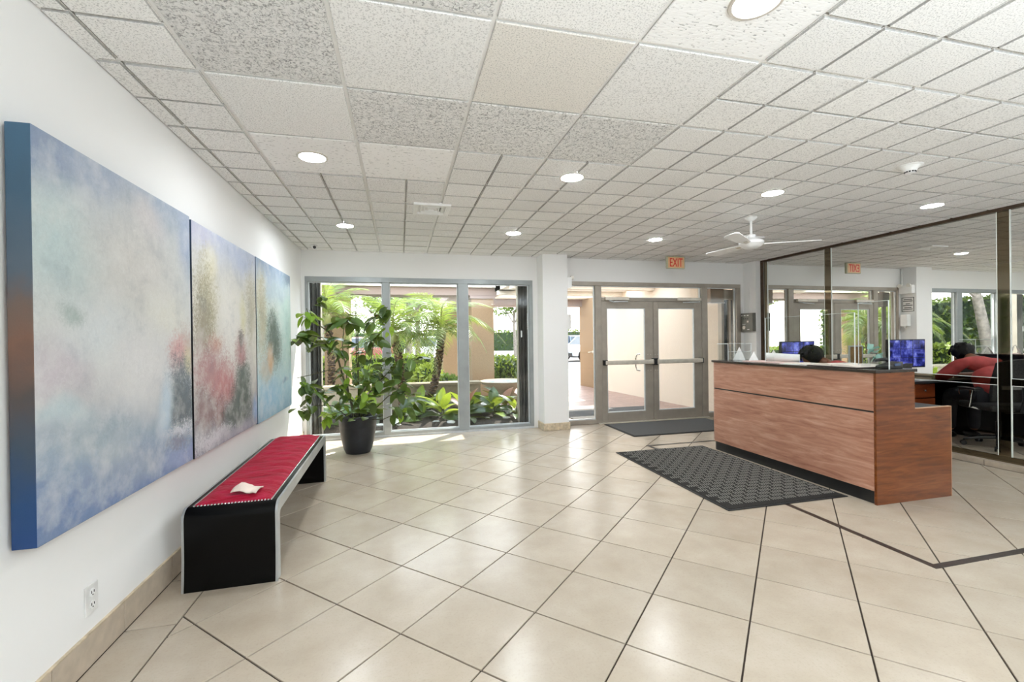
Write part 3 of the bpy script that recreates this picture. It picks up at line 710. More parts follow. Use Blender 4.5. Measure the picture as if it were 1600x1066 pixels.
# ------------------------------------------------------------------ the three paintings
def painting(name, base_stops, blobs, edge=None):
    """u along the wall (0 near .. 1 far), v up, as node masks"""
    t = NT(name); cI = t.n('TexCoord'); sp = t.n('SeparateXYZ'); t.l(cI.outputs['Generated'], sp.inputs[0])
    u0, v0 = sp.outputs['Y'], sp.outputs['Z']; obv = t.coord('Object')
    n1 = t.n('TexNoise'); t.l(obv, n1.inputs[0]); n1.inputs['Scale'].default_value = 3.0; n1.inputs['Detail'].default_value = 5
    sc2 = t.n('SeparateColor'); t.l(n1.outputs['Color'], sc2.inputs[0])
    fine = t.noise(obv, 46, 6, .78, 1.2); mid = t.noise(obv, 11, 5, .6)
    u = t.math('ADD', u0, t.math('MULTIPLY', t.math('SUBTRACT', sc2.outputs[0], .5), .14))
    v = t.math('ADD', v0, t.math('MULTIPLY', t.math('SUBTRACT', sc2.outputs[1], .5), .14))
    col_ = t.ramp(v, base_stops)
    cl = t.n('TexNoise'); t.l(obv, cl.inputs[0]); cl.inputs['Scale'].default_value = 5.5; cl.inputs['Detail'].default_value = 6; cl.inputs['Roughness'].default_value = .62
    for (bu, bv, ru, rv, c, soft, speck) in blobs:
        du = t.math('DIVIDE', t.math('SUBTRACT', u, bu), ru); dv = t.math('DIVIDE', t.math('SUBTRACT', v, bv), rv)
        d = t.math('SQRT', t.math('ADD', t.math('MULTIPLY', du, du), t.math('MULTIPLY', dv, dv)))
        if speck: d = t.math('ADD', d, t.math('MULTIPLY', t.math('SUBTRACT', fine, .5), speck*1.9))
        mr = t.n('MapRange', interpolation_type='SMOOTHSTEP'); t.l(d, mr.inputs[0])
        mr.inputs[1].default_value = 1.0+soft*.5; mr.inputs[2].default_value = max(0.0, 1.0-soft); mr.inputs[3].default_value = 0; mr.inputs[4].default_value = 1
        col_ = t.mix(mr.outputs[0], col_, c)
    col_ = t.mix(t.math('MULTIPLY', t.math('SUBTRACT', mid, .35, True), .5), col_, (.62, .62, .60, 1))
    gr = t.math('ADD', t.math('MULTIPLY', fine, .44), .76); mm = t.mix(1.0, col_, (1, 1, 1, 1), 'MULTIPLY'); t.l(gr, mm.node.inputs[7]); col_ = mm
    col_ = t.mix(t.math('MULTIPLY', t.math('SUBTRACT', cl.outputs['Fac'], .5, True), 1.7, True), col_, srgb(220, 222, 220))
    col_ = t.mix(t.math('MULTIPLY', t.math('SUBTRACT', .47, cl.outputs['Fac'], True), 1.6, True), col_, srgb(116, 134, 152))
    hs = t.n('HueSaturation'); hs.inputs['Saturation'].default_value = .78; t.l(col_, hs.inputs['Color']); col_ = hs.outputs[0]
    if edge:                                   # the wrapped canvas side has its own bands of paint
        gN = t.n('NewGeometry'); sN = t.n('SeparateXYZ'); t.l(gN.outputs['Normal'], sN.inputs[0])
        ec = t.ramp(t.math('ADD', v0, t.math('MULTIPLY', t.math('SUBTRACT', mid, .5), .12)), edge)
        col_ = t.mix(t.math('LESS_THAN', sN.outputs['X'], .5), col_, ec)
    t.base(col_); t.set(Roughness=.55, Specular_IOR_Level=.3); t.bump(fine, .25, .004); return t.m
s = srgb
pa = painting('painting_blue_grey', [(0, s(78, 114, 168)), (.10, s(104, 134, 174)), (.2, s(144, 164, 184)), (.34, s(188, 190, 194)), (.55, s(204, 207, 206)), (.8, s(190, 197, 198)), (.93, s(164, 178, 192)), (1, s(146, 164, 190))],
  [(.05, .97, .22, .12, s(112, 136, 172), .9, 0), (.30, .97, .2, .06, s(146, 162, 188), .9, 0), (.97, .88, .10, .16, s(140, 160, 194), .9, 0), (.62, .90, .14, .07, s(196, 190, 196), .9, 0), (.10, .72, .22, .16, s(180, 203, 205), .9, 0), (.55, .74, .32, .2, s(204, 202, 198), .9, 0), (.75, .58, .2, .1, s(214, 214, 204), .9, .3),
   (.10, .42, .16, .09, s(196, 186, 196), .9, .4), (.30, .52, .2, .1, s(206, 214, 218), .9, .3), (.15, .56, .06, .03, s(158, 178, 176), .9, .8), (.55, .40, .25, .14, s(214, 214, 216), .9, .3), (.28, .23, .22, .06, s(150, 168, 182), .9, .8), (.12, .30, .14, .04, s(176, 196, 204), .9, .6),
   (.03, .02, .25, .10, s(84, 118, 168), .9, 0), (.5, .10, .3, .07, s(140, 156, 180), .9, .3), (.38, .16, .12, .05, s(162, 176, 188), .9, .5), (.9, .04, .2, .05, s(122, 142, 190), .9, .3), (.95, .46, .12, .10, s(196, 178, 168), .9, 1.4), (.87, .43, .10, .08, s(206, 142, 140), .8, 1.8),
   (.96, .40, .05, .07, s(206, 196, 150), .8, 1.3), (.88, .27, .14, .15, s(104, 118, 128), .55, 1.5), (.94, .22, .12, .12, s(86, 98, 108), .6, 1.5), (.74, .26, .07, .12, s(172, 196, 214), .8, .6), (.90, .14, .12, .035, s(206, 210, 220), .8, 3.2), (.86, .11, .10, .03, s(120, 126, 150), .8, 2.6)],
  [(0, s(34, 66, 116)), (.10, s(38, 70, 112)), (.24, s(62, 76, 92)), (.36, s(84, 76, 74)), (.48, s(122, 92, 78)), (.56, s(112, 96, 88)), (.64, s(88, 100, 112)), (.85, s(66, 92, 112)), (1, s(66, 98, 122))])
pb = painting('painting_red_peaks', [(0, s(130, 132, 150)), (.12, s(150, 148, 154)), (.36, s(196, 192, 186)), (.7, s(212, 210, 198)), (.9, s(196, 198, 200)), (1, s(160, 172, 204))],
  [(.10, .97, .2, .08, s(176, 178, 204), .9, .2), (.7, .95, .4, .10, s(164, 178, 208), .9, .2), (.24, .84, .10, .10, s(214, 208, 178), .9, .8), (.16, .66, .14, .20, s(180, 174, 132), .8, 2.0), (.12, .56, .13, .2, s(150, 140, 112), .75, 2.6), (.08, .40, .08, .12, s(190, 184, 176), .8, 2.0),
   (.50, .56, .18, .22, s(220, 218, 212), .8, .3), (.72, .62, .06, .14, s(206, 202, 160), .8, .8), (.90, .66, .12, .22, s(178, 172, 146), .8, 2.4), (.28, .48, .10, .05, s(196, 146, 120), .8, 1.8), (.22, .36, .24, .13, s(172, 116, 118), .8, 1.9), (.38, .29, .19, .11, s(182, 104, 106), .7, 1.3), (.50, .26, .11, .08, s(176, 98, 100), .7, 1.0),
   (.67, .43, .11, .10, s(166, 106, 108), .6, 1.3), (.68, .50, .05, .05, s(118, 108, 104), .7, 2.0), (.16, .18, .18, .09, s(142, 112, 112), .7, 2.0), (.34, .14, .08, .10, s(150, 92, 92), .7, 1.4), (.70, .18, .22, .15, s(78, 92, 86), .45, 1.1), (.72, .30, .15, .09, s(80, 94, 86), .5, 1.2), (.60, .10, .30, .10, s(86, 98, 94), .6, 1.3), (.94, .40, .05, .22, s(206, 202, 190), .8, 1.2), (.97, .10, .06, .08, s(112, 146, 190), .8, .4),
   (.25, .04, .3, .04, s(196, 196, 204), .8, 3.4), (.6, .02, .3, .035, s(150, 148, 164), .8, 2.6)],
  [(0, s(16, 18, 24)), (.4, s(34, 32, 34)), (.7, s(60, 70, 84)), (1, s(54, 80, 112))])
pc = painting('painting_aqua', [(0, s(112, 162, 190)), (.18, s(146, 190, 206)), (.4, s(176, 204, 202)), (.7, s(192, 210, 202)), (.9, s(158, 182, 202)), (1, s(128, 156, 190))],
  [(.1, .78, .14, .16, s(214, 210, 184), .9, .8), (.85, .6, .25, .35, s(170, 206, 198), .9, .2), (.95, .97, .2, .05, s(96, 124, 150), .9, .6), (.13, .62, .13, .25, s(176, 170, 134), .8, 2.4), (.40, .56, .18, .16, s(82, 104, 92), .6, 1.6), (.46, .46, .20, .15, s(84, 104, 92), .6, 1.5), (.31, .38, .10, .11, s(196, 152, 96), .7, 1.3),
   (.18, .30, .12, .09, s(182, 180, 164), .8, 2.0), (.6, .84, .3, .06, s(166, 190, 200), .9, .2), (.35, .14, .3, .12, s(128, 180, 210), .9, .2), (.78, .22, .12, .02, s(110, 146, 178), .8, .6)],
  [(0, s(60, 96, 120)), (.4, s(60, 64, 56)), (1, s(60, 84, 110))])
def canvas(y0, y1, z0, z1, mat, label):
    t = thing('painting', label, 'painting', (XL, (y0+y1)/2, z0), None)
    obj('canvas', MB().box(XL+.014, y0, z0, XL+.085, y1, z1), mat, t, bevel=.004)
    fr = MB()
    for q in ((y0+.02, z0+.02, y1-.02, z0+.06), (y0+.02, z1-.06, y1-.02, z1-.02), (y0+.02, z0+.06, y0+.06, z1-.06), (y1-.06, z0+.06, y1-.02, z1-.06)): fr.box(XL+.002, q[0], q[1], XL+.0135, q[2], q[3])
    obj('stretcher', fr, M['wood_shaded'], t)
canvas(1.826, 2.982, .648, 2.055, pa, 'large blue and grey abstract canvas, nearest and widest of the row on the left wall')
canvas(3.005, 4.195, .642, 2.045, pb, 'abstract canvas with red and dark green peaks in the middle of the row of paintings')
canvas(4.215, 5.43, .630, 2.048, pc, 'pale aqua abstract canvas with a dark green blot, farthest of the row towards the window')

# ------------------------------------------------------------------ bench
bx0, bx1, by0, by1, bz = -1.155, -.690, 2.74, 4.60, .435
ben = thing('bench', 'long black waterfall bench with crimson upholstered seat along the left wall', 'bench', ((bx0+bx1)/2, (by0+by1)/2, 0))
def bprof(off, th=.055, rad=.06):
    """outer and inner outline of the bent sheet in (y, z)"""
    a = []
    o0, o1, ot = by0+off, by1-off, bz-off
    for k in range(7):
        q = math.pi-k*math.pi/12; a.append((o0+rad+rad*math.cos(q), ot-rad+rad*math.sin(q)))
    for k in range(7):
        q = math.pi/2-k*math.pi/12; a.append((o1-rad+rad*math.cos(q), ot-rad+rad*math.sin(q)))
    return a
outer = [(by0-.012, 0), (by0-.006, .06), (by0, .16)]+bprof(0)+[(by1, .16), (by1+.004, .06), (by1+.008, 0)]
ri = .03; i0, i1, it = by0+.055, by1-.055, bz-.065
inner = [(i1, 0)]+[(i1-ri+ri*math.cos(k*math.pi/8), it-ri+ri*math.sin(k*math.pi/8)) for k in range(5)]+[(i0+ri+ri*math.cos(math.pi/2+k*math.pi/8), it-ri+ri*math.sin(math.pi/2+k*math.pi/8)) for k in range(5)]+[(i0, 0)]
obj('body', MB().prism(outer+inner, 'x', bx0+.012, bx1-.012), M['blackgloss'], ben, True)
for a, b in ((bx0, bx0+.0125), (bx1-.0125, bx1)): obj('side_trim', MB().prism(outer+inner, 'x', a, b), M['bench_side'], ben)
# padded seat: a puffed slab with soft cross wrinkles
def pad(x0, x1, y0, y1, z0, hgt, nx=14, ny=70):
    vs = []; fs = []
    for j in range(ny+1):
        for i in range(nx+1):
            u, v = i/nx, j/ny; e = min(1, min(u, 1-u)*6)**.5*min(1, min(v, 1-v)*22)**.5
            z = z0+.004+hgt*e*(.8+.2*math.sin(v*61+2.2*math.sin(u*5+v*9)))+.0035*math.sin(v*133+u*7)*e
            vs.append((x0+(x1-x0)*u, y0+(y1-y0)*v, z))
    for j in range(ny):
        for i in range(nx): a = j*(nx+1)+i; fs.append((a, a+1, a+nx+2, a+nx+1))
    n = len(vs); ring = [i for i in range(nx+1)]+[j*(nx+1)+nx for j in range(1, ny+1)]+[ny*(nx+1)+i for i in range(nx-1, -1, -1)]+[j*(nx+1) for j in range(ny-1, 0, -1)]
    for r_ in ring: vs.append((vs[r_][0], vs[r_][1], z0-.002))
    for k in range(len(ring)): k2 = (k+1) % len(ring); fs.append((ring[k2], ring[k], n+k, n+k2))
    return MB().add(vs, fs)
cx0, cx1, cy0_, cy1_ = bx0+.045, bx1-.045, by0+.055, by1-.05
obj('seat_cushion', pad(cx0, cx1, cy0_, cy1_, bz, .028), M['velvet'], ben, True)
nl = MB(); n_ = 0
def stud(x, y): nl.lathe([(.0062, 0), (.0055, .004), (.002, .0062)], 6, (x, y, bz))
k = 0.0
while k < cy1_-cy0_: stud(cx0-.004, cy0_+k); stud(cx1+.004, cy0_+k); k += .0165
k = 0.0
while k < cx1-cx0: stud(cx0+k, cy0_-.004); stud(cx0+k, cy1_+.004); k += .0165
stuff(obj('nail_trim', nl, M['chrome'], ben, True))
ben.rotation_euler.z = R(.9)
# crumpled napkin on the seat
nv = []; nf = []
rng = random.Random(3)
for j in range(6):
    for i in range(9):
        u, v = i/8, j/5
        nv.append((-.945+.14*u+.015*v, 2.855+.10*v-.03*u+(.012 if 0 < i < 8 and j == 5 and i < 5 else 0), .466+(.012+.034*math.exp(-((u-.3)/.28)**2))*math.sin(math.pi*(.12+.76*v))+rng.uniform(0, .006)))
for j in range(5):
    for i in range(8): a = j*9+i; nf.append((a, a+1, a+10, a+9))
nvn = len(nv); nv += [(p[0], p[1], p[2]-.004) for p in nv]; nf += [tuple(q+nvn for q in f[::-1]) for f in nf[:40]]
tag(obj('napkin', MB().add(nv, nf), plain('napkin_cloth', srgb(236, 218, 206), .8, noise=.04), smooth=False), 'crumpled cream paper napkin lying on the crimson bench seat', 'napkin')

# ------------------------------------------------------------------ potted plant
PX, PY = -.505, 5.66
pl = thing('potted_plant', 'tall leafy rubber plant in a black pot standing before the garden window', 'plant', (PX, PY, 0))
obj('pot', MB().lathe([(.115, 0), (.14, .004), (.165, .06), (.19, .18), (.208, .30), (.211, .33), (.2125, .332), (.217, .40), (.222, .43), (.222, .44), (.212, .445), (.206, .435), (.20, .38)], 40, (PX, PY, 0)), M['pot'], pl, True)
obj('soil', MB().lathe([(.202, .385), (.15, .392), (.001, .40)], 30, (PX, PY, 0), False), M['soil'], pl, True)
def leafmesh(name, L, W, mat, bend=.25, fold=.18, n=7, tip=.8):
    vs = []; fs = []
    for i in range(n+1):
        s_ = i/n; w = W*.5*(math.sin(math.pi*min(1, s_**tip))**.75 if 0 < s_ < 1 else .02); z = -bend*L*s_*s_
        for k in (-1, -.5, 0, .5, 1): vs.append((k*w, L*s_, z+fold*abs(k)*w))
    for i in range(n):
        for k in range(4): a = i*5+k; fs.append((a, a+1, a+6, a+5))
    me = mesh(name, MB().add(vs, fs), mat, True); return me
fic = [leafmesh('leaf', 1, .56, M['ficus'], b, f_) for b, f_ in ((.12, .2), (.28, .12), (.05, .3))]
ficy = [leafmesh('leaf', 1, .40, M['ficus_young'], .15, .25)]
rl = random.Random(11)
def leaf(parent, p, az, el, L, meshes, roll=None):
    o = link('leaf', rl.choice(meshes), parent, Vector(p)-rootloc(parent))
    d = Vector((math.cos(az)*math.cos(el), math.sin(az)*math.cos(el), math.sin(el)))
    zax = Vector((0, 0, 1)); xax = d.cross(zax).normalized(); zz = xax.cross(d)
    m = Matrix((xax, d, zz)).transposed()
    rr = rl.uniform(-.6, .6) if roll is None else roll
    o.rotation_euler = (m @ Matrix.Rotation(rr, 3, 'Y')).to_euler(); o.scale = (L*rl.uniform(.9, 1.15), L, L); return o
CAMP = Vector((0, 0, CAM_H))
def pix(x, y, Y):                                # a plant point measured in the photograph, set at depth Y
    d = CAM_M.to_3x3() @ Vector(((x-800)/705.13, -(y-533)/705.13, -1))
    return CAMP+d*(Y/d.y)
stems = [([(548, 648), (536, 590), (520, 530), (513, 518)], 5.68, .013), ([(513, 518), (498, 508), (484, 497), (479, 482)], 5.62, .007),
         ([(556, 648), (557, 560), (556, 512), (556, 467)], 5.72, .008), ([(562, 648), (560, 580), (559, 520), (570, 508), (590, 492), (606, 480)], 5.66, .008),
         ([(530, 582), (515, 578), (490, 585), (464, 591)], 5.55, .006), ([(565, 648), (580, 610), (610, 578), (640, 566), (655, 560)], 5.62, .008),
         ([(560, 648), (585, 640), (608, 618), (632, 612), (648, 618)], 5.45, .007), ([(550, 648), (520, 634), (495, 634), (468, 640)], 5.55, .007),
         ([(556, 648), (545, 615), (540, 575), (535, 540), (538, 505)], 5.80, .008), ([(559, 648), (568, 605), (580, 560), (585, 530), (592, 520)], 5.80, .008),
         ([(513, 518), (525, 508), (540, 498), (552, 488)], 5.6, .006), ([(520, 530), (500, 527), (478, 523), (462, 525)], 5.6, .006), ([(553, 648), (540, 640), (515, 650), (508, 655)], 5.42, .006),
         ([(559, 648), (600, 655), (622, 645), (632, 640)], 5.4, .006)]
for pts, Yd, r_ in stems:
    P_ = [pix(a, b, Yd) for a, b in pts]
    if pts[0][1] > 640: P_[0] = Vector((PX+rl.uniform(-.06, .06), PY+rl.uniform(-.06, .06), .38))
    obj('stem', MB().tube(P_, r_, 7, r_*.6), M['stem'], pl, True)
clusters = [((482, 490), 5.62, 9, .17, 1, .07), ((472, 523), 5.58, 5, .17, 0, .06), ((466, 527), 5.5, 3, .17, 0, .05), ((500, 530), 5.6, 7, .17, 0, .10), ((480, 600), 5.5, 8, .16, 0, .09), ((500, 470), 5.7, 3, .15, 0, .06),
            ((530, 505), 5.6, 5, .15, 0, .08), ((548, 500), 5.55, 5, .19, 0, .06), ((533, 540), 5.55, 5, .17, 0, .09), ((606, 482), 5.66, 4, .19, 0, .05), ((585, 495), 5.66, 5, .16, 0, .07),
            ((580, 525), 5.6, 6, .18, 0, .08), ((610, 515), 5.7, 4, .15, 1, .07), ((555, 545), 5.55, 6, .15, 0, .09), ((540, 585), 5.5, 7, .16, 0, .12), ((580, 590), 5.5, 9, .16, 0, .12), ((600, 585), 5.62, 6, .15, 0, .1),
            ((632, 570), 5.6, 6, .17, 0, .09), ((650, 565), 5.6, 3, .17, 0, .06), ((630, 605), 5.45, 7, .19, 0, .09), ((645, 628), 5.45, 5, .2, 0, .08), ((615, 640), 5.42, 5, .16, 0, .09), ((575, 615), 5.4, 8, .16, 0, .1),
            ((545, 615), 5.4, 6, .14, 0, .1), ((510, 615), 5.5, 8, .14, 0, .11), ((490, 628), 5.5, 6, .14, 0, .09), ((470, 640), 5.5, 3, .14, 0, .05), ((512, 648), 5.4, 5, .16, 1, .06), ((560, 640), 5.4, 6, .12, 0, .1), ((535, 640), 5.45, 5, .12, 0, .08), ((600, 560), 5.75, 6, .15, 0, .1)]
for (a, b), Yd, n_, L, kind, spread in clusters:
    c0 = pix(a, b, Yd)
    for k in range(int(n_*1.75+.5)):
        p = c0+Vector((rl.uniform(-1, 1), rl.uniform(-1.3, 1.0), rl.uniform(-1, 1)))*spread
        az = rl.uniform(0, 2*math.pi); el = rl.uniform(-1.1, .25)
        p.x = max(p.x, -1.16); LL = L*1.4
        if p.x+LL*math.cos(az)*math.cos(el) < -1.23: az = math.pi-az
        if p.y+LL*math.sin(az)*math.cos(el) > 6.40: az = -az
        o = leaf(pl, p, az, el, L*rl.uniform(.85, 1.2), ficy if kind or rl.random() < .15 else fic)

# ------------------------------------------------------------------ floor mats
t = thing('floor_mat', 'charcoal ribbed rubber-edged mat lying in front of the reception desk', 'mat', (2.95, 3.83, 0), 'floor mats')
mx0, mx1, my0, my1 = 2.385, 3.524, 2.91, 4.745
obj('backing', MB().box(mx0, my0, .002, mx1, my1, .007), M['rubber'], t, bevel=.002, seg=1)
obj('pile', MB().box(mx0+.022, my0+.022, .006, mx1-.022, my1-.022, .010), M['mat'], t)
rb = MB(); p_ = .128
nx_, ny_ = int((mx1-mx0)/p_), int((my1-my0)/(p_*.5))
for j in range(1, ny_-0):
    for i in range(0, nx_+1):
        x = mx0+.035+(i+(.5 if j % 2 else 0))*p_; y = my0+.05+j*p_*.5
        if y > my1-.05: continue
        for q in range(5):
            xx = x+.008+q*.0225
            if xx < mx0+.03 or xx+.007 > mx1-.03: continue
            s_ = .006
            rb.add([(xx, y-.025, .010), (xx+.0075, y-.025, .010), (xx+.0075+s_, y+.025, .010), (xx+s_, y+.025, .010), (xx+.001, y-.023, .013), (xx+.0065, y-.023, .013), (xx+.0065+s_, y+.023, .013), (xx+.001+s_, y+.023, .013)],
                   [(4, 5, 6, 7), (0, 1, 5, 4), (1, 2, 6, 5), (2, 3, 7, 6), (3, 0, 4, 7)])
stuff(obj('rib_pattern', rb, M['mat_rib'], t))
t = thing('door_mat', 'plain dark grey door mat lying inside the glass entrance doors', 'mat', (3.88, 5.88, 0), 'floor mats')
obj('backing', MB().box(2.995, 5.43, .002, 4.76, 6.335, .007), M['rubber'], t, bevel=.002, seg=1)
obj('pile', MB().box(3.02, 5.455, .006, 4.735, 6.31, .012), M['mat2'], t)
# ------------------------------------------------------------------ reception desk
DX0, DX1, DX2, DY0, DY1, DZ = 3.55, 3.945, 4.33, 2.70, 4.62, 1.045
desk = thing('reception_desk', 'reddish brown wooden reception desk with stepped end panel and black toe kick', 'desk', (3.95, 3.66, 0))
rc = .09
def arc(cx_, cy_, r, a0, a1, n=8): return [(cx_+r*math.cos(R(a0+(a1-a0)*k/n)), cy_+r*math.sin(R(a0+(a1-a0)*k/n))) for k in range(n+1)]
def front(off, z0, z1, name, mat, ends=DY0+.018):
    o = [(DX0-off, ends)]+[(DX0-off, DY1-rc)]+arc(DX0-off+rc, DY1-rc, rc, 180, 90)[1:]+[(DX0+.36, DY1)]
    i = [(DX0+.36, DY1-.022)]+arc(DX0-off+rc, DY1-rc, rc-.022-off, 90, 180)+[(DX0+.022, ends)]
    return obj(name, MB().prism(o+i, 'z', z0, z1), mat, desk, True)
front(0, .105, .712, 'front_panel', M['wood_lit']); front(0, .726, 1.022, 'front_panel', M['wood_lit'])
front(-.006, .710, .728, 'groove_strip', M['black']); front(-.03, .0, .106, 'toe_kick', M['black'], DY0+.02)
obj('end_panel', MB().prism([(DX0, 0), (DX2, 0), (DX2, .728), (DX1, .728), (DX1, 1.022), (DX0, 1.022)], 'y', DY0, DY0+.022), M['wood_shaded'], desk, bevel=.002, seg=1)
obj('edge_band', MB().box(DX1-.002, DY0-.001, .728, DX2+.001, DY0+.023, .733).box(DX2-.001, DY0-.001, .0, DX2+.0025, DY0+.023, .733), plain('pale_edge_band', srgb(196, 158, 130), .5), desk)
top = [(DX0-.02, DY0-.012), (DX1+.012, DY0-.012), (DX1+.012, DY1+.01)]+arc(DX0-.02+rc, DY1+.01-rc, rc, 90, 180)
obj('counter_top', MB().prism(top, 'z', 1.022, 1.045), plain('dark_counter_edge', srgb(52, 44, 40), .18, noise=.15, nscale=12), desk, bevel=.003)
obj('inner_panel', MB().box(DX1-.03, DY0+.022, .03, DX1-.006, DY1-.03, 1.022), M['black'], desk)
obj('work_top', MB().box(DX1-.006, DY0+.022, .70, DX2-.012, 4.36, .728), M['black'], desk, bevel=.003)
obj('end_panel', MB().box(DX1-.03, DY1-.025, 0, DX1+.02, DY1, 1.02), M['wood_shaded'], desk)
dp = obj('drawer_unit', MB().box(DX1, DY0+.05, .03, DX2-.05, DY0+.47, .70), M['wood_drawer'], desk, bevel=.003)
for k in range(2):
    z = .40+.15*k
    dr = obj('drawer_front', MB().box(DX2-.051, DY0+.06, z, DX2-.032, DY0+.46, z+.14), M['wood_drawer'], desk, bevel=.004)
    obj('knob', MB().lathe([(.008, 0), (.007, .014), (.014, .02), (.012, .028), (.003, .031)], 14, (DX2-.032, DY0+.26, z+.07), True, 'x'), M['chrome'], dr, True)
# return desk under the monitor
ret = thing('return_desk', 'black side desk with cherry drawer standing behind the reception counter under the monitor', 'desk', (4.85, 4.72, 0))
obj('desk_top', MB().box(4.34, 4.14, .712, 5.45, 5.06, .742), M['black'], ret, bevel=.004)
obj('modesty_panel', MB().box(4.38, 5.00, .10, 5.42, 5.02, .712), M['black'], ret)
for x in (4.37, 5.40): obj('side_panel', MB().box(x-.012, 4.18, 0, x+.012, 5.02, .712), M['black'], ret)
obj('drawer_case', MB().box(4.98, 4.21, .02, 5.388, 5.0, .712), M['black'], ret)
for k, z in enumerate((.53, .30, .05)):
    df = obj('drawer_front', MB().box(4.985, 4.19, z, 5.383, 4.212, z+(.17 if k == 0 else .22)), M['wood_drawer'], ret, bevel=.004)
    obj('knob', MB().lathe([(.008, 0), (.007, -.014), (.014, -.02), (.012, -.028), (.003, -.031)], 14, (5.18, 4.19, z+.09), True, 'y'), M['chrome'], df, True)
# monitors
def monitor(x, y, w, h, zb, scr, label, rz=0, black=False):
    t = thing('monitor', label, 'monitor', (x, y, .742))
    z0 = zb
    ob = [obj('casing', MB().box(x-w/2, y, z0, x+w/2, y+.035, z0+h), M['black'], t, bevel=.006),
          obj('screen', MB().box(x-w/2+.012, y-.002, z0+.016, x+w/2-.012, y+.001, z0+h-.012), scr, t),
          obj('neck', MB().box(x-.03, y+.03, .75, x+.03, y+.06, z0+h*.5), M['black'], t),
          obj('foot', MB().lathe([(.12, 0), (.12, .008), (.03, .016)], 28, (x, y+.045, .742)), M['black'], t, True)]
    for k in (1, 2): obj('picture_divider', MB().box(x-w/2+.012+(w-.024)*k/3-.004, y-.0035, z0+.016, x-w/2+.012+(w-.024)*k/3+.004, y-.0015, z0+h-.012), M['black'], t)
    for k in (1, 2): obj('picture_divider', MB().box(x-w/2+.012, y-.0035, z0+.016+(h-.028)*k/3-.003, x+w/2-.012, y-.0015, z0+.016+(h-.028)*k/3+.003), M['black'], t)
    t.rotation_euler.z = rz; return t
monitor(4.83, 4.62, .58, .38, .87, M['screen'], 'wide monitor showing blue security camera pictures on the side desk', R(6))
t = thing('cork_board', 'small tan pinboard in a pale frame leaning behind the seated person', 'board', (5.30, 4.93, .742))
obj('board', MB().box(5.20, 4.93, .742, 5.42, 4.942, 1.16), plain('cork', srgb(150, 116, 74), .9, noise=.15, nscale=60), t)
fr_ = MB()
for q in ((5.19, .742, 5.205, 1.17), (5.415, .742, 5.43, 1.17), (5.205, 1.155, 5.415, 1.17)): fr_.box(q[0], 4.925, q[1], q[2], 4.945, q[3])
obj('board_frame', fr_, M['alu_light'], t)
tag(obj('paper_stack', MB().box(5.00, 4.20, .742, 5.22, 4.42, .752).box(5.01, 4.21, .752, 5.21, 4.43, .762).box(4.99, 4.22, .762, 5.20, 4.41, .768), M['paper']), 'small stack of white sheets on the black side desk', 'papers')
# things on the counter
Zc = DZ+.001
def tent(x, y, w, h, rz, label, mat='paper'):
    th = .0015
    m = MB()
    for sgn in (1, -1):
        m.add([(-w/2, sgn*.05, 0), (w/2, sgn*.05, 0), (.0, 0, h), (-w/2, sgn*(.05+th), 0), (w/2, sgn*(.05+th), 0), (.0, sgn*th, h+th)], [(0, 1, 2), (3, 5, 4), (0, 3, 4, 1), (1, 4, 5, 2), (2, 5, 3, 0)])
    m.xf(Matrix.Translation((x, y, Zc)) @ Matrix.Rotation(rz, 4, 'Z'))
    return tag(obj('paper_tent', m, M[mat]), label, 'paper tent', 'folded paper tents on the counter')
tent(3.855, 4.495, .13, .15, R(-45), 'tallest white folded paper tent, inside the clear rack at the far end of the counter')
tent(3.88, 4.30, .10, .10, R(-45), 'small white folded paper tent just right of the clear rack')
tent(3.88, 4.02, .13, .125, R(-44), 'white folded paper tent beside the rolled paper on the counter')
t = thing('brochure_rack', 'clear acrylic brochure rack at the far end of the counter', 'rack', (3.76, 4.48, DZ))
for q in ((3.62, 4.575, Zc, 3.93, 4.58, Zc+.19), (3.62, 4.40, Zc, 3.625, 4.575, Zc+.19), (3.925, 4.40, Zc, 3.93, 4.575, Zc+.19), (3.62, 4.395, Zc, 3.93, 4.40, Zc+.10)): obj('panel', MB().box(*q), M['acrylic'], t)
ed = MB().box(3.62, 4.574, Zc+.188, 3.93, 4.581, Zc+.192).box(3.62, 4.395, Zc+.098, 3.93, 4.401, Zc+.102)
for x in (3.6205, 3.9285): ed.box(x-.002, 4.395, Zc, x+.002, 4.40, Zc+.19).box(x-.002, 4.396, Zc+.186, x+.002, 4.58, Zc+.19)
obj('polished_edge', ed, M['acry_edge'], t)
obj('divider', MB().box(3.77, 4.40, Zc, 3.774, 4.575, Zc+.15), M['acrylic'], t)
rl_ = MB().lathe([(.004, 0), (.040, 0), (.040, .30), (.004, .30)], 24, (0, 0, 0)); rl_.xf(Matrix.Translation((3.835, 3.86, Zc+.050)) @ Matrix.Rotation(R(-50), 4, 'Z') @ Matrix.Rotation(R(93), 4, 'Y') @ Matrix.Translation((0, 0, -.15)))
tag(obj('paper_roll', rl_, M['paper'], smooth=True), 'thick white roll of paper lying on the counter', 'paper roll')
tag(obj('folder', MB().prism([(3.62, 4.18), (3.86, 4.18), (3.87, 3.70), (3.66, 3.62)], 'z', Zc, Zc+.007), M['pinkpaper']), 'pale pink folder lying flat under the paper roll', 'folder')
def book(x0, y0, x1, y1, z, h, mat, label, rz=0, name='clipboard'):
    m = MB().box(-(x1-x0)/2, -(y1-y0)/2, 0, (x1-x0)/2, (y1-y0)/2, h); m.xf(Matrix.Translation(((x0+x1)/2, (y0+y1)/2, z)) @ Matrix.Rotation(rz, 4, 'Z'))
    return m
t = thing('guest_book', 'open guest book with cream pages lying at the near end of the counter', 'book', (3.72, 3.12, Zc))
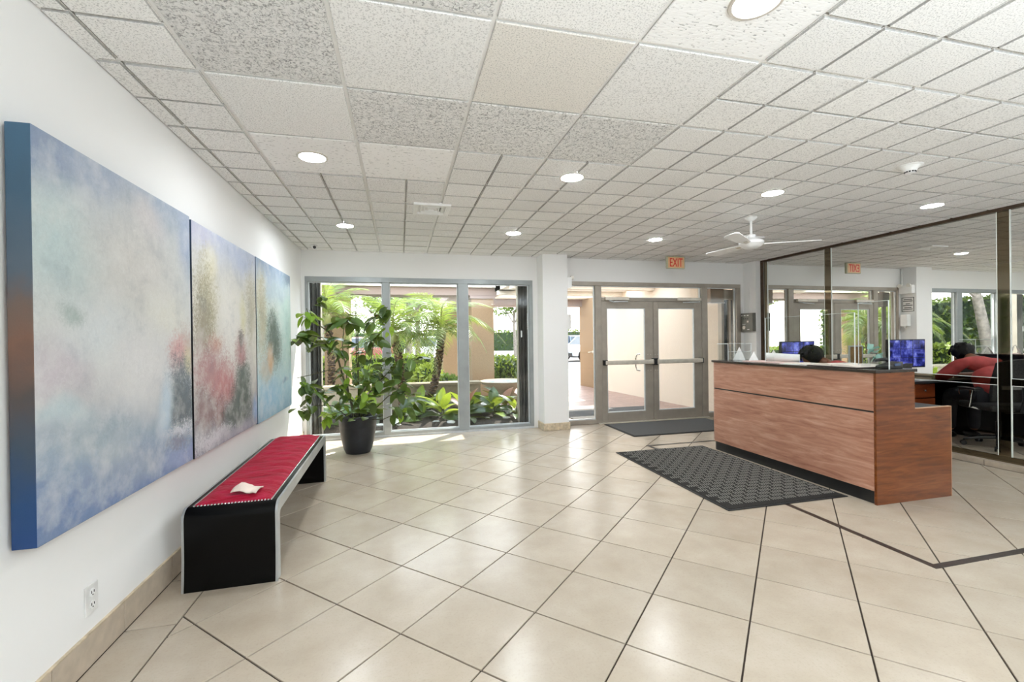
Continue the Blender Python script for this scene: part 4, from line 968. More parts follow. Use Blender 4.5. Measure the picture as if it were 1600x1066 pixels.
obj('cover', book(3.58, 2.88, 3.92, 3.34, Zc, .008, 0, ''), plain('dark_cover', (.05, .035, .03, 1), .5), t, bevel=.002, seg=1)
for sgn, yc in ((1, 3.225), (-1, 2.99)):
    pg = MB(); n = 8; L_ = .225
    pts = [(yc-.1125+L_*k/n, .010+.016*math.sin(math.pi*(k/n if sgn < 0 else 1-k/n)*.75)) for k in range(n+1)]
    pg.prism([(p[0], Zc+p[1]) for p in pts]+[(pts[-1][0], Zc+.008), (pts[0][0], Zc+.008)], 'x', 3.595, 3.905)
    obj('pages', pg, M['cream_page'], t, True)
tag(obj('papers', book(3.60, 3.36, 3.84, 3.66, Zc, .004, 0, '', R(8)), M['paper']), 'loose white sheets on the counter before the open book', 'papers')
tag(obj('clipboard', book(3.62, 3.40, 3.86, 3.62, Zc+.005, .006, 0, '', R(-6)), M['cream_page']), 'cream clipboard on top of the loose sheets', 'clipboard')
t = thing('desk_phone', 'small dark desk phone at the corner of the counter', 'phone', (3.80, 2.80, Zc))
obj('base', MB().prism([(3.735, Zc), (3.89, Zc), (3.89, Zc+.055), (3.735, Zc+.022)], 'y', 2.745, 2.845), M['black'], t, bevel=.004)
obj('display', MB().box(3.80, 2.742, Zc+.022, 3.86, 2.7455, Zc+.042), M['blue_paint'], t)
hs = MB().tube([(3.745, 2.858, Zc+.05), (3.75, 2.858, Zc+.062), (3.84, 2.858, Zc+.072), (3.87, 2.858, Zc+.066)], .014, 10); obj('handset', hs, M['black'], t, True)
t = thing('tissue_box', 'clear box with pale green tissues on the counter beside the acrylic guard', 'tissue box', (3.86, 2.93, Zc))
bx_ = (3.85, 2.905, Zc, 3.935, 3.02, Zc+.12)
for q in ((bx_[0], bx_[1], Zc, bx_[3], bx_[1]+.004, bx_[5]), (bx_[0], bx_[4]-.004, Zc, bx_[3], bx_[4], bx_[5]), (bx_[0], bx_[1]+.004, Zc, bx_[0]+.004, bx_[4]-.004, bx_[5]), (bx_[3]-.004, bx_[1]+.004, Zc, bx_[3], bx_[4]-.004, bx_[5])): obj('panel', MB().box(*q), M['acrylic'], t)
tis = MB(); rg = random.Random(5)
for k in range(9):
    a = rg.uniform(0, 6.28); c_ = (3.892+rg.uniform(-.02, .02), 2.962+rg.uniform(-.03, .03), Zc+.05+.015*k)
    tis.add([(c_[0]+.028*math.cos(a+q*1.57), c_[1]+.03*math.sin(a+q*1.57), c_[2]+rg.uniform(-.02, .035)) for q in range(4)], [(0, 1, 2), (0, 2, 3)])
obj('tissue', tis, plain('green_tissue', srgb(150, 190, 178), .8), t)
def guard(x, y0, y1, h, label):
    t = thing('sneeze_guard', label, 'acrylic guard', (x, (y0+y1)/2, Zc), 'clear acrylic guards on the counter')
    obj('panel', MB().box(x-.003, y0, Zc, x+.003, y1, Zc+h), M['acrylic'], t)
    e = MB().box(x-.0035, y0-.001, Zc, x+.0035, y0+.004, Zc+h).box(x-.003, y0, Zc+h-.002, x+.003, y1, Zc+h+.001).box(x-.003, y1-.003, Zc, x+.003, y1, Zc+h)
    obj('polished_edge', e, M['acry_edge'], t)
    for yy in (y0+.06, y1-.06): obj('foot', MB().box(x-.05, yy-.003, Zc, x+.05, yy+.003, Zc+.06), M['acrylic'], t)
guard(3.69, 2.975, 3.93, .46, 'long clear acrylic guard standing in the middle of the counter')
guard(3.70, 2.71, 2.955, .54, 'narrow taller clear acrylic guard at the near end of the counter')

# ------------------------------------------------------------------ office chair and receptionist
def chair(cx_, cy_, rz):
    t = thing('office_chair', 'black swivel office chair on castors behind the reception desk', 'chair', (cx_, cy_, 0))
    def P(mb): return mb.xf(Matrix.Translation((cx_, cy_, 0)) @ Matrix.Rotation(rz, 4, 'Z'))
    obj('seat', P(MB().box(-.25, -.25, .44, .25, .24, .52)), M['mesh_fabric'], t, True, .035, 3)
    bk = MB(); vs = []; fs = []
    for j in range(9):
        for i in range(7):
            u, v = i/6*2-1, j/8; w = .235*(1-.25*max(0, v-.6)-.12*max(0, .25-v)); vs.append((u*w, -.235-.07*v+.05*u*u,   .56+.47*v-.04*u*u*v))
    for j in range(8):
        for i in range(6): a = j*7+i; fs.append((a, a+1, a+8, a+7))
    n = len(vs); vs += [(p[0], p[1]-.045, p[2]) for p in vs[:n]]; fs += [tuple(q+n for q in f[::-1]) for f in fs[:48]]
    ring = list(range(7))+[j*7+6 for j in range(1, 9)]+[56+i for i in range(5, -1, -1)]+[j*7 for j in range(7, 0, -1)]
    for k in range(len(ring)): a, b = ring[k], ring[(k+1) % len(ring)]; fs.append((b, a, n+a, n+b))
    obj('backrest', P(bk.add(vs, fs)), M['mesh_fabric'], t, True)
    obj('back_bar', P(MB().box(-.20, -.33, .70, .20, -.322, .74)), plain('grey_plastic', (.10, .10, .10, 1), .5), t)
    obj('back_support', P(MB().tube([(0, -.33, .80), (0, -.34, .6), (0, -.30, .46), (0, -.1, .43)], .025, 8)), M['black'], t, True)
    obj('gas_column', P(MB().lathe([(.045, .10), (.03, .12), (.03, .30), (.022, .30), (.022, .45)], 16)), M['black'], t, True)
    for s_ in (-1, 1):
        ar = obj('armrest', P(MB().box(s_*.30-.035, -.14, .665, s_*.30+.035, .12, .695)), M['black'], t, True, .012, 2)
        obj('arm_post', P(MB().tube([(s_*.22, -.04, .45), (s_*.30, -.04, .47), (s_*.30, -.04, .67)], .016, 8)), M['chrome'], ar, True)
    for k in range(5):
        a = R(72*k+20); c, s = math.cos(a), math.sin(a)
        lg = obj('base_leg', P(MB().tube([(.03*c, .03*s, .115), (.18*c, .18*s, .10), (.29*c, .29*s, .075)], .022, 8, .014)), M['black'], t, True)
        w = MB()
        for d in (-.016, .016): w.join(MB().lathe([(.006, -.009), (.027, -.009), (.027, .009), (.006, .009)], 14, (0, 0, 0), True, 'x').xf(Matrix.Translation((.30*c, .30*s, .0275)) @ Matrix.Rotation(a+R(90), 4, 'Z') @ Matrix.Translation((d, 0, 0))))
        w.join(MB().tube([(.29*c, .29*s, .08), (.30*c, .30*s, .03)], .01, 6))
        obj('castor', P(w), M['black'], lg, True)
    return t
FA = R(25)                                  # she faces the side desk: +Y turned a little towards the counter
chair(4.76, 3.70, FA)
def skin(name, joints, bones, mat, parent, sub=2, at=(0, 0, 0)):
    """one continuous surface grown over a skeleton of (x, y, z, rx, ry)"""
    me = bpy.data.meshes.new(name); base = Vector(at)
    me.from_pydata([tuple(Vector(j[:3])-base) for j in joints], bones, [])
    o = bpy.data.objects.new(name, me); COL.objects.link(o)
    o.modifiers.new('skin', 'SKIN'); 
    for i, j in enumerate(joints):
        sv = me.skin_vertices[0].data[i]; sv.radius = (j[3], j[4]); sv.use_root = (i == 0)
    o.modifiers[0].use_smooth_shade = True; o.modifiers[0].branch_smoothing = .6
    sm = o.modifiers.new('sub', 'SUBSURF'); sm.levels = sub; sm.render_levels = sub
    bpy.context.view_layer.update()
    dg = bpy.context.evaluated_depsgraph_get(); m2 = bpy.data.meshes.new_from_object(o.evaluated_get(dg))
    bpy.data.objects.remove(o); m2.name = name; m2.materials.clear(); m2.materials.append(mat)
    for p in m2.polygons: p.use_smooth = True
    return link(name, m2, parent, base-rootloc(parent) if parent is not None else base)
HX, HY = 4.73, 3.77
per = thing('person', 'person in a faded red shirt bent forward over the desk behind the counter', 'person', (HX, HY, 0))
Mp = Matrix.Translation((HX, HY, 0)) @ Matrix.Rotation(FA, 4, 'Z')
def J(x, y, z, rx, ry=None):
    if z > .77 and abs(x) < .3 and y < .5: z -= .055
    p = Mp @ Vector((x, y, z))
    return (p.x, p.y, p.z, rx, ry or rx)
# local frame: +y is where the person faces, x across
joints = [J(0, -.05, .60, .15, .13), J(0, .02, .78, .15, .125), J(0, .13, .95, .165, .125), J(0, .22, 1.03, .12, .10), J(0, .31, 1.075, .055), J(0, .37, 1.10, .058),
          J(.17, .20, 1.00, .075), J(.29, .30, .86, .052), J(.20, .55, .785, .042), J(.05, .62, .775, .036),
          J(-.17, .20, 1.00, .075), J(-.29, .30, .86, .052), J(-.20, .55, .785, .042), J(-.05, .62, .775, .036),
          J(.10, .02, .575, .105), J(.13, .45, .56, .075), J(.13, .47, .30, .055), J(.13, .46, .09, .04), J(-.10, .02, .575, .105), J(-.13, .45, .56, .075), J(-.13, .47, .30, .055), J(-.13, .46, .09, .04)]
bones = [(0, 1), (1, 2), (2, 3), (3, 4), (4, 5), (3, 6), (6, 7), (7, 8), (8, 9), (3, 10), (10, 11), (11, 12), (12, 13), (0, 14), (14, 15), (15, 16), (16, 17), (0, 18), (18, 19), (19, 20), (20, 21)]
skin('body', joints, bones, M['skin'], per, 2, (HX, HY, 0))
sj = [J(0, -.06, .57, .175, .15), J(0, .02, .78, .172, .147), J(0, .13, .95, .185, .145), J(0, .225, 1.035, .135, .115), J(0, .275, 1.062, .085),
      J(.18, .20, 1.005, .092), J(.295, .30, .86, .072), J(.235, .46, .805, .062), J(-.18, .20, 1.005, .092), J(-.295, .30, .86, .072), J(-.235, .46, .805, .062)]
skin('shirt', sj, [(0, 1), (1, 2), (2, 3), (3, 4), (3, 5), (5, 6), (6, 7), (3, 8), (8, 9), (9, 10)], M['shirt'], per, 2, (HX, HY, 0))
tj = [J(0, -.05, .575, .17, .125), J(.10, .03, .57, .118), J(.13, .45, .56, .09), J(.13, .47, .30, .07), J(.13, .46, .10, .058), J(-.10, .03, .57, .118), J(-.13, .45, .56, .09), J(-.13, .47, .30, .07), J(-.13, .46, .10, .058)]
skin('trousers', tj, [(0, 1), (1, 2), (2, 3), (3, 4), (0, 5), (5, 6), (6, 7), (7, 8)], M['trousers'], per, 2, (HX, HY, 0))
for s_ in (-1, 1):
    b = MB().ball((0, .07, .045), 1, 14, 8, (.048, .135, .045)); b.xf(Mp @ Matrix.Translation((s_*.13, .43, 0))); obj('shoe', b, M['shoe'], per, True)
# head: bowed forward, face towards the desk
Mh = Mp @ Matrix.Translation((0, .435, 1.062)) @ Matrix.Rotation(R(-48), 4, 'X')
def headmesh():
    b = MB().ball((0, 0, 0), 1, 24, 18, (.076, .094, .112)); out = []
    for x, y, z in b.v:
        k = (z+.112)/.224
        if k < .42: x *= .80+.48*k; y = y*(.82+.43*k)+.012*(.42-k)*(1 if y > 0 else .2)
        if y > .04:
            y += .020*math.exp(-((x/.013)**2))*math.exp(-(((z+.018)/.026)**2))     # nose
            y += .006*math.exp(-((x/.026)**2))*math.exp(-(((z+.060)/.010)**2))     # lips
            y -= .010*math.exp(-(((abs(x)-.032)/.018)**2))*math.exp(-(((z-.008)/.014)**2))  # eye sockets
            y += .005*math.exp(-(((z-.028)/.010)**2))*math.exp(-((x/.05)**2))
        out.append((x, y, z))
    b.v = out; return b
hd = obj('head', headmesh().xf(Mh), M['skin'], per, True)
for s_ in (-1, 1):
    e = MB().ball((s_*.031, .078, .008), .0115, 10, 8); obj('eye', e.xf(Mh), M['white'], hd, True)
    p_ = MB().ball((s_*.031, .0868, .008), .0050, 8, 6); obj('iris', p_.xf(Mh), M['black'], hd, True)
    er = MB().ball((s_*.078, -.004, -.004), 1, 10, 8, (.011, .020, .033)); obj('ear', er.xf(Mh), M['skin'], hd, True)
obj('mouth', MB().tube([(-.022, .081, -.060), (0, .0885, -.061), (.022, .081, -.060)], .0022, 6).xf(Mh), plain('lips', srgb(96, 48, 42), .5), hd, True)
hb = MB().ball((0, -.018, .024), 1, 28, 20, (.108, .116, .122)); rh = random.Random(9)
hb.v = [(x*(1+.07*math.sin(z*60+x*70)), y*(1+.06*math.sin(x*80)), z*(1+.05*math.sin(y*75))) for x, y, z in hb.v if True]
# open the cap over the face
keep = [i for i, (x, y, z) in enumerate(hb.v) if not (y > .050 and z < .070) and z > -.10]
mp_ = {i: k for k, i in enumerate(keep)}
hb.f = [tuple(mp_[i] for i in f) for f in hb.f if all(i in mp_ for i in f)]; hb.v = [hb.v[i] for i in keep]
ha = obj('hair', hb.xf(Mh), M['hair'], per, True)
lk = MB()
for k in range(46):
    a = rh.uniform(0, 2*math.pi); el = rh.uniform(.1, 1.4); r0 = .108
    p0 = Vector((r0*math.cos(a)*math.cos(el), -.018+r0*math.sin(a)*math.cos(el), .024+.115*math.sin(el)))
    if p0.y > .05 and p0.z < .07: continue
    w0 = Mh @ (p0*.96); rad = (Mh.to_3x3() @ (p0-Vector((0, -.018, .024)))).normalized(); dn = Vector((0, 0, -1)); n_ = rh.uniform(.6, 1.2)
    lk.tube([w0, w0+rad*.020+dn*.004, w0+rad*.026+dn*.03*n_, w0+rad*.018+dn*.065*n_], .011, 6, .006)
obj('locks', lk, M['hair'], ha, True)
# hands folded on the desk, five fingers each
for s_ in (-1, 1):
    w0 = Vector((s_*.05, .62, .775)); dirx = Vector((-s_*.82, .40, -.06)).normalized(); side = Vector((.40*s_, .82, 0)).normalized()*1
    pj = [J(*w0, .030, .020)]; bn = []
    k0 = w0+dirx*.055; pj.append(J(*k0, .034, .016)); bn.append((0, 1)); k1 = w0+dirx*.085; pj.append(J(*k1, .030, .013)); bn.append((1, 2))
    for q, (o_, L_) in enumerate(((-.030, .060), (-.010, .072), (.010, .068), (.030, .052))):
        b0 = k1+side*o_; n0 = len(pj)
        pj.append(J(*(b0+dirx*.012), .0095)); pj.append(J(*(b0+dirx*L_*.55+Vector((0, 0, .006))), .0085)); pj.append(J(*(b0+dirx*L_-Vector((0, 0, .010))), .0072))
        bn += [(2, n0), (n0, n0+1), (n0+1, n0+2)]
    n0 = len(pj); b0 = w0+dirx*.03-side*.03
    pj.append(J(*b0, .012)); pj.append(J(*(b0+dirx*.03-side*.022), .0105)); pj.append(J(*(b0+dirx*.06-side*.026-Vector((0, 0, .006))), .0085)); bn += [(1, n0), (n0, n0+1), (n0+1, n0+2)]
    skin('hand', pj, bn, M['skin'], per, 1, (HX, HY, 0))
# ------------------------------------------------------------------ outside
gd = struct(obj('ground', MB().box(-45, YF+.14, -.35, 60, 90, G_Z-.01), M['concrete']))
obj('walkway', MB().box(2.0, YF+.14, -.2, 5.6, 12.4, G_Z), M['pavers'], gd)
obj('parking_lot', MB().box(-30, 19.0, -.2, 50, 50, G_Z-.004), M['asphalt'], gd)
obj('lawn', MB().box(-12, 12.5, -.2, 1.6, 15.6, G_Z+.01), M['lawn'], gd)
obj('rear_forecourt', MB().box(-30, -30, -.35, 40, YB-.2, -.03), M['concrete'], gd)
# planting bed soil
def soil(x0, y0, x1, y1, z, nx=30, ny=20):
    vs = []; fs = []; rg = random.Random(2)
    for j in range(ny+1):
        for i in range(nx+1):
            e = min(1, min(i, nx-i, j, ny-j)*.5); vs.append((x0+(x1-x0)*i/nx, y0+(y1-y0)*j/ny, z*e+rg.uniform(-.015, .03)*e+.03))
    for j in range(ny):
        for i in range(nx): a = j*(nx+1)+i; fs.append((a, a+1, a+nx+2, a+nx+1))
    return MB().add(vs, fs)
obj('bed_soil', soil(-2.8, 6.60, 2.0, 8.5, .06), M['soil'], gd, True)
obj('outer_bed', soil(-6.0, 8.9, 1.5, 12.2, .10), M['soil'], gd, True)
led = tag(obj('planter_ledge', MB().box(-3.2, 8.55, -.02, 1.48, 8.85, .47).box(-3.22, 8.52, .47, 1.50, 8.88, .52), M['ledge'], bevel=.006), 'low pale stone planter ledge behind the planting bed outside', 'garden wall')
# fallen stones in the bed
rs = random.Random(21)
for k in range(9):
    x, y = rs.uniform(-.9, 1.7), rs.uniform(6.72, 7.0); r_ = rs.uniform(.03, .06)
    st = MB().ball((x, y, .09), r_, 8, 6, (1.3, 1, .6)); st.v = [(p[0]+rs.uniform(-.006, .006), p[1]+rs.uniform(-.006, .006), p[2]) for p in st.v]
    tag(obj('bed_stone', st, plain('pale_stone', srgb(190, 190, 188), .8, noise=.1) if k == 0 else bpy.data.materials['pale_stone'], smooth=True), 'small pale stone lying on the dark soil just outside the garden window', 'stone', 'stones in the planting bed')
# broad-leaved bed plants
bedm = {'g': [leafmesh('leaf', 1, .42, M['bedleaf'], b, .22, 8, .9) for b in (.35, .6)], 'y': [leafmesh('leaf', 1, .34, M['bedleaf_y'], b, .25, 8, .9) for b in (.2, .5)],
        'r': [leafmesh('leaf', 1, .36, M['bedleaf_r'], b, .2, 8, .9) for b in (.2, .5)], 'p': [leafmesh('leaf', 1, .40, M['bedleaf_g'], .5, .15, 8, .9)]}
LBL = {'gy': 'broad-leaved bed plant with bright yellow-green top leaves', 'gr': 'broad-leaved bed plant with reddish new leaves', 'gp': 'broad-leaved bed plant with one pale dried leaf', 'g': 'plain green broad-leaved bed plant'}
bed = [(-.95, 7.0, .42, 'g', 'by the left window end'), (-.45, 7.3, .45, 'gp', 'behind the black pot'), (-.05, 7.0, .40, 'gp', 'right of the black pot'), (.25, 7.5, .5, 'gy', 'in front of the palm trunk'), (.62, 7.15, .45, 'gy', 'before the right mullion'),
       (.98, 7.0, .48, 'gr', 'just past the right mullion'), (1.15, 7.6, .55, 'gy', 'below the tan column'), (1.45, 7.2, .42, 'g', 'in the middle of the right pane'), (1.72, 7.5, .46, 'gr', 'next to the fountain'), (1.75, 6.95, .38, 'g', 'against the right shutter'), (-.7, 7.9, .5, 'gy', 'under the left palm'), (.6, 8.1, .45, 'g', 'against the ledge')]
for i, (x, y, L, kind, where) in enumerate(bed):
    t = thing('bed_plant', LBL[kind]+' '+where, 'plant', (x, y, .05), 'plants in the bed outside')
    obj('crown_stem', MB().tube([(x, y, .03), (x+.02, y, .14), (x+.03, y-.01, .26)], .014, 7, .008), M['stem'], t, True)
    n = 13 if L > .41 else 10
    for k in range(n):
        f = k/n; az = 2.4*k+rs.uniform(-.3, .3); el = .15+1.0*f+rs.uniform(-.15, .15)
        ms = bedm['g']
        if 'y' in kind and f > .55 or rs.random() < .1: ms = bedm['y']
        if 'r' in kind and f > .5 and k % 2: ms = bedm['r']
        if 'p' in kind and k == 2: ms = bedm['p']
        leaf(t, (x+.03*math.cos(az), y+.03*math.sin(az), .10+.18*f), az, el, L*rs.uniform(.62, .95), ms)
# palms
def frond(seed, L=1.25, droop=1.0, n=34):
    rg = random.Random(seed); mb = MB(); pts = []
    for i in range(13):
        s_ = i/12; pts.append(Vector((0, L*(s_-.18*s_**3*droop), L*(.55*s_-.95*droop*s_**2.1))))
    rib = MB().tube(pts, .010, 5, .003)
    for i in range(n):
        s_ = .10+.88*i/n; f = s_*12; a = int(f); p = pts[a].lerp(pts[min(12, a+1)], f-a); d = (pts[min(12, a+1)]-pts[a]).normalized()
        ll = .30*math.sin(math.pi*(.15+.8*s_))**.7*L/1.25
        for sd in (-1, 1):
            o = (Vector((sd, 0, 0))*.82+d*.55+Vector((0, 0, rg.uniform(-.30, .10)))).normalized()
            up = d.cross(o)*sd; q = p+o*ll*.55+Vector((0, 0, -.01)); e = p+o*ll+Vector((0, 0, -.09*ll/.3)); w = d*.010
            mb.add([p-w*.6, p+w*.6, q+w, q-w, e], [(0, 1, 2, 3), (3, 2, 4)])
    return mesh('frond', mb, M['palm'], True), mesh('frond_rib', rib, M['palm_rib'], True)
fronds = [frond(1), frond(2, 1.15, .8), frond(3, 1.3, 1.25)]
def palm(base, topp, label, n=20, seed=0, L=1.0):
    rg = random.Random(seed); t = thing('palm', label, 'palm tree', base, 'pygmy palms outside the window')
    b, tp = Vector(base), Vector(topp); P_ = []
    for i in range(22):
        s_ = i/21; P_.append(b.lerp(tp, s_)+Vector((.05*math.sin(s_*3), 0, 0)))
    vs = MB()
    for i in range(21):
        d = P_[i+1]-P_[i]; vs.lathe([(.058 if i else .07, -.002), (.082, d.length*.75), (.06, d.length)], 10, P_[i])
    obj('trunk', vs, M['trunk'], t)
    obj('crown_shaft', MB().ball(tp, .10, 12, 8, (1, 1, 1.4)), M['palm_rib'], t, True)
    for k in range(n):
        fm, rm = rg.choice(fronds); az = k*2.399+rg.uniform(-.2, .2); el = R(58-78*k/n+rg.uniform(-6, 6))
        o = link('frond', fm, t, tp+Vector((0, 0, .05))-b); o.rotation_euler = (Matrix.Rotation(az, 3, 'Z') @ Matrix.Rotation(el, 3, 'X') @ Matrix.Rotation(rg.uniform(-.3, .3), 3, 'Y')).to_euler(); s_ = L*rg.uniform(.85, 1.1); o.scale = (s_, s_, s_)
        r_ = link('frond_rib', rm, o)
palm((.47, 8.3, .05), (.72, 8.35, 1.42), 'pygmy palm with a leaning rough trunk, right of the middle window mullion', 22, 4, .95)
palm((.02, 8.2, .05), (-.12, 8.25, 1.38), 'pygmy palm with a darker trunk, behind the potted plant', 22, 8, .95)
palm((-1.35, 9.5, .1), (-1.4, 9.45, 1.75), 'taller pygmy palm by the tan column at the left window end', 20, 15, 1.05)
# tan columns, beam and canopy
def colm(x, y, w, d, z1, label):
    t = thing('canopy_column', label, 'column', (x, y, 0), 'tan canopy columns')
    obj('shaft', MB().box(x-w/2, y-d/2, -.02, x+w/2, y+d/2, z1), M['stucco'], t, bevel=.01)
    obj('plinth', MB().box(x-w/2-.03, y-d/2-.03, -.02, x+w/2+.03, y+d/2+.03, .16), M['stucco'], t, bevel=.01)
    obj('capital', MB().box(x-w/2-.035, y-d/2-.035, z1-.02, x+w/2+.035, y+d/2+.035, z1+.05), M['beam'], t, bevel=.01)
colm(1.86, 10.6, .52, .55, 2.29, 'tan square column seen through the right window pane')
colm(1.42, 13.2, .50, .55, 2.29, 'tan square column farther away behind the leaning palm')
colm(-1.33, 10.6, .50, .55, 2.29, 'tan square column behind the potted plant')
t = thing('canopy_beam', 'taupe stucco beam carried by the tan columns across the garden', 'beam', (-.3, 10.6, 2.34))
obj('beam', MB().box(-3.5, 10.3, 2.34, 2.24, 10.9, 2.52), M['beam'], t, bevel=.01)
obj('return_beam', MB().box(1.15, 10.9, 2.34, 1.70, 15.0, 2.52), M['beam'], t, bevel=.01)
t = thing('canopy_fascia', 'white fascia board running along the top of the taupe garden beam', 'fascia', (-.6, 10.25, 2.52))
obj('board', MB().box(-3.5, 10.2, 2.52, 2.30, 11.0, 3.0), M['soffit'], t, bevel=.01)
obj('drip_edge', MB().box(-3.5, 10.17, 2.96, 2.30, 10.2, 3.02), M['soffit'], t)
t = thing('walkway_canopy', 'pale flat canopy roof over the brick walkway outside the doors', 'canopy', (3.9, 9.2, 2.4))
for a, b in ((YF+.16, 7.7), (8.5, 9.0), (9.7, 10.3), (11.5, 12.3)): obj('roof_slab', MB().box(2.15, a, 2.42, 5.7, b, 2.60), M['soffit'], t, bevel=.008)
obj('sun_blocker', MB().box(.55, YF+.16, 2.42, 2.15, 7.2, 2.60), M['soffit'], t, bevel=.008)  # unseen overhang added to keep sun off the floor inside
for a, b in ((2.15, 2.5), (5.2, 5.7)): obj('edge_beam', MB().box(a, 7.7, 2.42, b, 11.5, 2.60), M['soffit'], t, bevel=.008)
obj('edge_beam', MB().box(2.15, 11.9, 2.22, 5.2, 12.3, 2.42), M['beam'], t, bevel=.008)
for y in (8.64, 9.9): obj('cross_beam', MB().box(2.15, y, 2.33, 5.5, y+.22, 2.42), M['soffit'], t, bevel=.006)
# cream building wall beside the walkway
cw = struct(obj('wall_outside', MB().prism([(5.44, 6.75), (5.02, 12.0), (5.35, 12.05), (5.85, 6.75)], 'z', -.02, 2.42), M['cream']))
obj('end_pier', MB().prism([(5.085, 10.7), (4.98, 12.06), (5.4, 12.1), (5.5, 10.7)], 'z', -.02, 2.42), M['stucco'], cw)
wo = struct(obj('window_3', MB().box(5.36, YF+.15, 1.95, 5.95, 6.76, 2.12), M['taupe']))
for x in (5.36, 5.50, 5.66): obj('frame_bar', MB().box(x, 6.66, -.02, x+.045, 6.75, 1.95), M['taupe'], wo)
for a, b in ((5.405, 5.50), (5.545, 5.66)): obj('pane', MB().box(a, 6.70, -.02, b, 6.708, 1.95), M['carglass'], wo)
t = thing('door_handle_plate', 'small metal lever on the tan pier outside', 'door handle', (5.0, 11.4, .9))
obj('lever', MB().tube([(5.045, 11.3, .95), (4.97, 11.3, .95), (4.96, 11.42, .94)], .014, 8), M['champagne'], t, True)
obj('rose', MB().lathe([(.035, -.02), (.035, .01)], 14, (5.045, 11.3, .95), True, 'x'), M['champagne'], t, True)
t = thing('wall_lantern', 'brown box lamp behind the narrow glass to the right of the doors', 'lamp', (5.27, 6.66, 1.9))
obj('housing', MB().box(5.09, 6.585, 1.895, 5.35, 6.74, 2.14), plain('brown_metal', srgb(134, 112, 92), .5, noise=.05), t, bevel=.006)
obj('bracket', MB().box(5.18, 6.62, 2.14, 5.26, 6.70, 2.42), M['taupe'], t)
obj('visor', MB().box(5.08, 6.575, 1.885, 5.36, 6.6, 1.9), M['taupe'], t)
t = thing('wall_lantern', 'dark box lamp hanging behind the narrow glass to the left of the doors', 'lamp', (2.46, 6.70, 1.85))
obj('housing', MB().box(2.38, 6.62, 1.85, 2.54, 6.78, 2.12), M['shutter'], t, bevel=.006)
obj('bracket', MB().box(2.43, 6.67, 2.12, 2.49, 6.73, 2.42), M['taupe'], t)
t = thing('downpipe', 'dark rain pipe outside at the left edge of the door glass', 'pipe', (2.50, 6.75, 0))
obj('pipe', MB().tube([(2.475, 6.66, -.02), (2.475, 6.66, 1.86)], .035, 12), M['shutter'], t, True)
obj('shoe', MB().lathe([(.05, 0), (.05, .12), (.036, .14)], 14, (2.475, 6.66, -.02)), M['shutter'], t, True)
tag(obj('outdoor_mat', MB().box(2.75, 6.75, G_Z, 4.6, 7.9, G_Z+.014), M['mat2']), 'dark mat on the brick walkway outside the doors', 'mat')
# folded accordion shutters outside both ends of the window
def shutter(x0, x1, label):
    t = thing('accordion_shutter', label, 'shutter', ((x0+x1)/2, 6.66, 0), 'folded storm shutters')
    n = 6; w = (x1-x0)/n
    for k in range(n):
        a, b = x0+k*w, x0+(k+1)*w; ya, yb = (6.60, 6.71) if k % 2 else (6.71, 6.60)
        obj('slat', MB().prism([(a, ya), (b, yb), (b+.004, yb+.006), (a+.004, ya+.006)], 'z', .02, 2.18), M['shutter'], t)
    obj('lead_post', MB().box(x0-.012 if x0 > 0 else x1, 6.61, .02, x0 if x0 > 0 else x1+.012, 6.70, 2.18), M['taupe'], t)
    obj('lock', MB().box(x0+.03, 6.59, 1.35, x0+.05, 6.60, 1.45), M['white'], t)
shutter(1.74, 1.90, 'dark grey accordion storm shutter folded outside the right end of the window'); shutter(-1.24, -1.06, 'dark grey accordion storm shutter folded outside the left end of the window')
# fountain
t = thing('fountain', 'round pale fountain basin with blue water beyond the planting bed', 'fountain', (2.2, 9.6, 0))
obj('basin', MB().lathe([(.30, -.02), (.34, .06), (.20, .16), (.24, .24), (.50, .36), (.55, .42), (.51, .43), (.46, .37), (.10, .30)], 36, (2.2, 9.6, 0)), M['ledge'], t, True)
obj('water', MB().lathe([(.49, .405), (.001, .41)], 36, (2.2, 9.6, 0), False), M['water'], t, True)
# hedges, shrubs, trees
def leafcloud(fn, n, size, seed):
    rg = random.Random(seed); vs = []; fs = []
    for k in range(n):
        p = Vector(fn(rg)); a = Vector((rg.gauss(0, 1), rg.gauss(0, 1), rg.gauss(0, 1))).normalized(); b = a.cross(Vector((rg.gauss(0, 1), rg.gauss(0, 1), rg.gauss(0, 1)))).normalized()
        s_ = size*rg.uniform(.7, 1.4); o = len(vs); vs += [p-a*s_, p+b*s_*.45, p+a*s_, p-b*s_*.45]; fs.append((o, o+1, o+2, o+3))
    mb = MB(); mb.v = [tuple(v) for v in vs]; mb.f = fs; return mb
def quick(name, mb, mat, parent, at):
    me = bpy.data.meshes.new(name); me.from_pydata([tuple(Vector(v)-Vector(at)) for v in mb.v], [], mb.f); me.materials.append(mat); return link(name, me, parent, Vector(at)-rootloc(parent))
def hedge(x0, y0, x1, y1, z1, n, size, mat, label, seed, name='hedge'):
    c = ((x0+x1)/2, (y0+y1)/2, 0); t = thing(name, label, 'hedge', c)
    d = size*1.2; obj('core', MB().box(x0+d, y0+d, 0, x1-d, y1-d, z1-d), M['hedge_core'], t)
    def fn(rg):
        q = rg.random(); x, y, z = rg.uniform(x0, x1), rg.uniform(y0, y1), rg.uniform(.03, z1)
        A = (x1-x0)*z1; B = (y1-y0)*z1; C = (x1-x0)*(y1-y0); r_ = rg.uniform(0, 2*A+2*B+C); j = abs(rg.gauss(0, d*.6))
        if r_ < A: y = y0+j
        elif r_ < 2*A: y = y1-j
        elif r_ < 2*A+B: x = x0+j
        elif r_ < 2*A+2*B: x = x1-j
        else: z = z1-j+rg.uniform(-.03, .06)
        return (x, y, z)
    f = quick('foliage', leafcloud(fn, n, size, seed), mat, t, c); stuff(f)
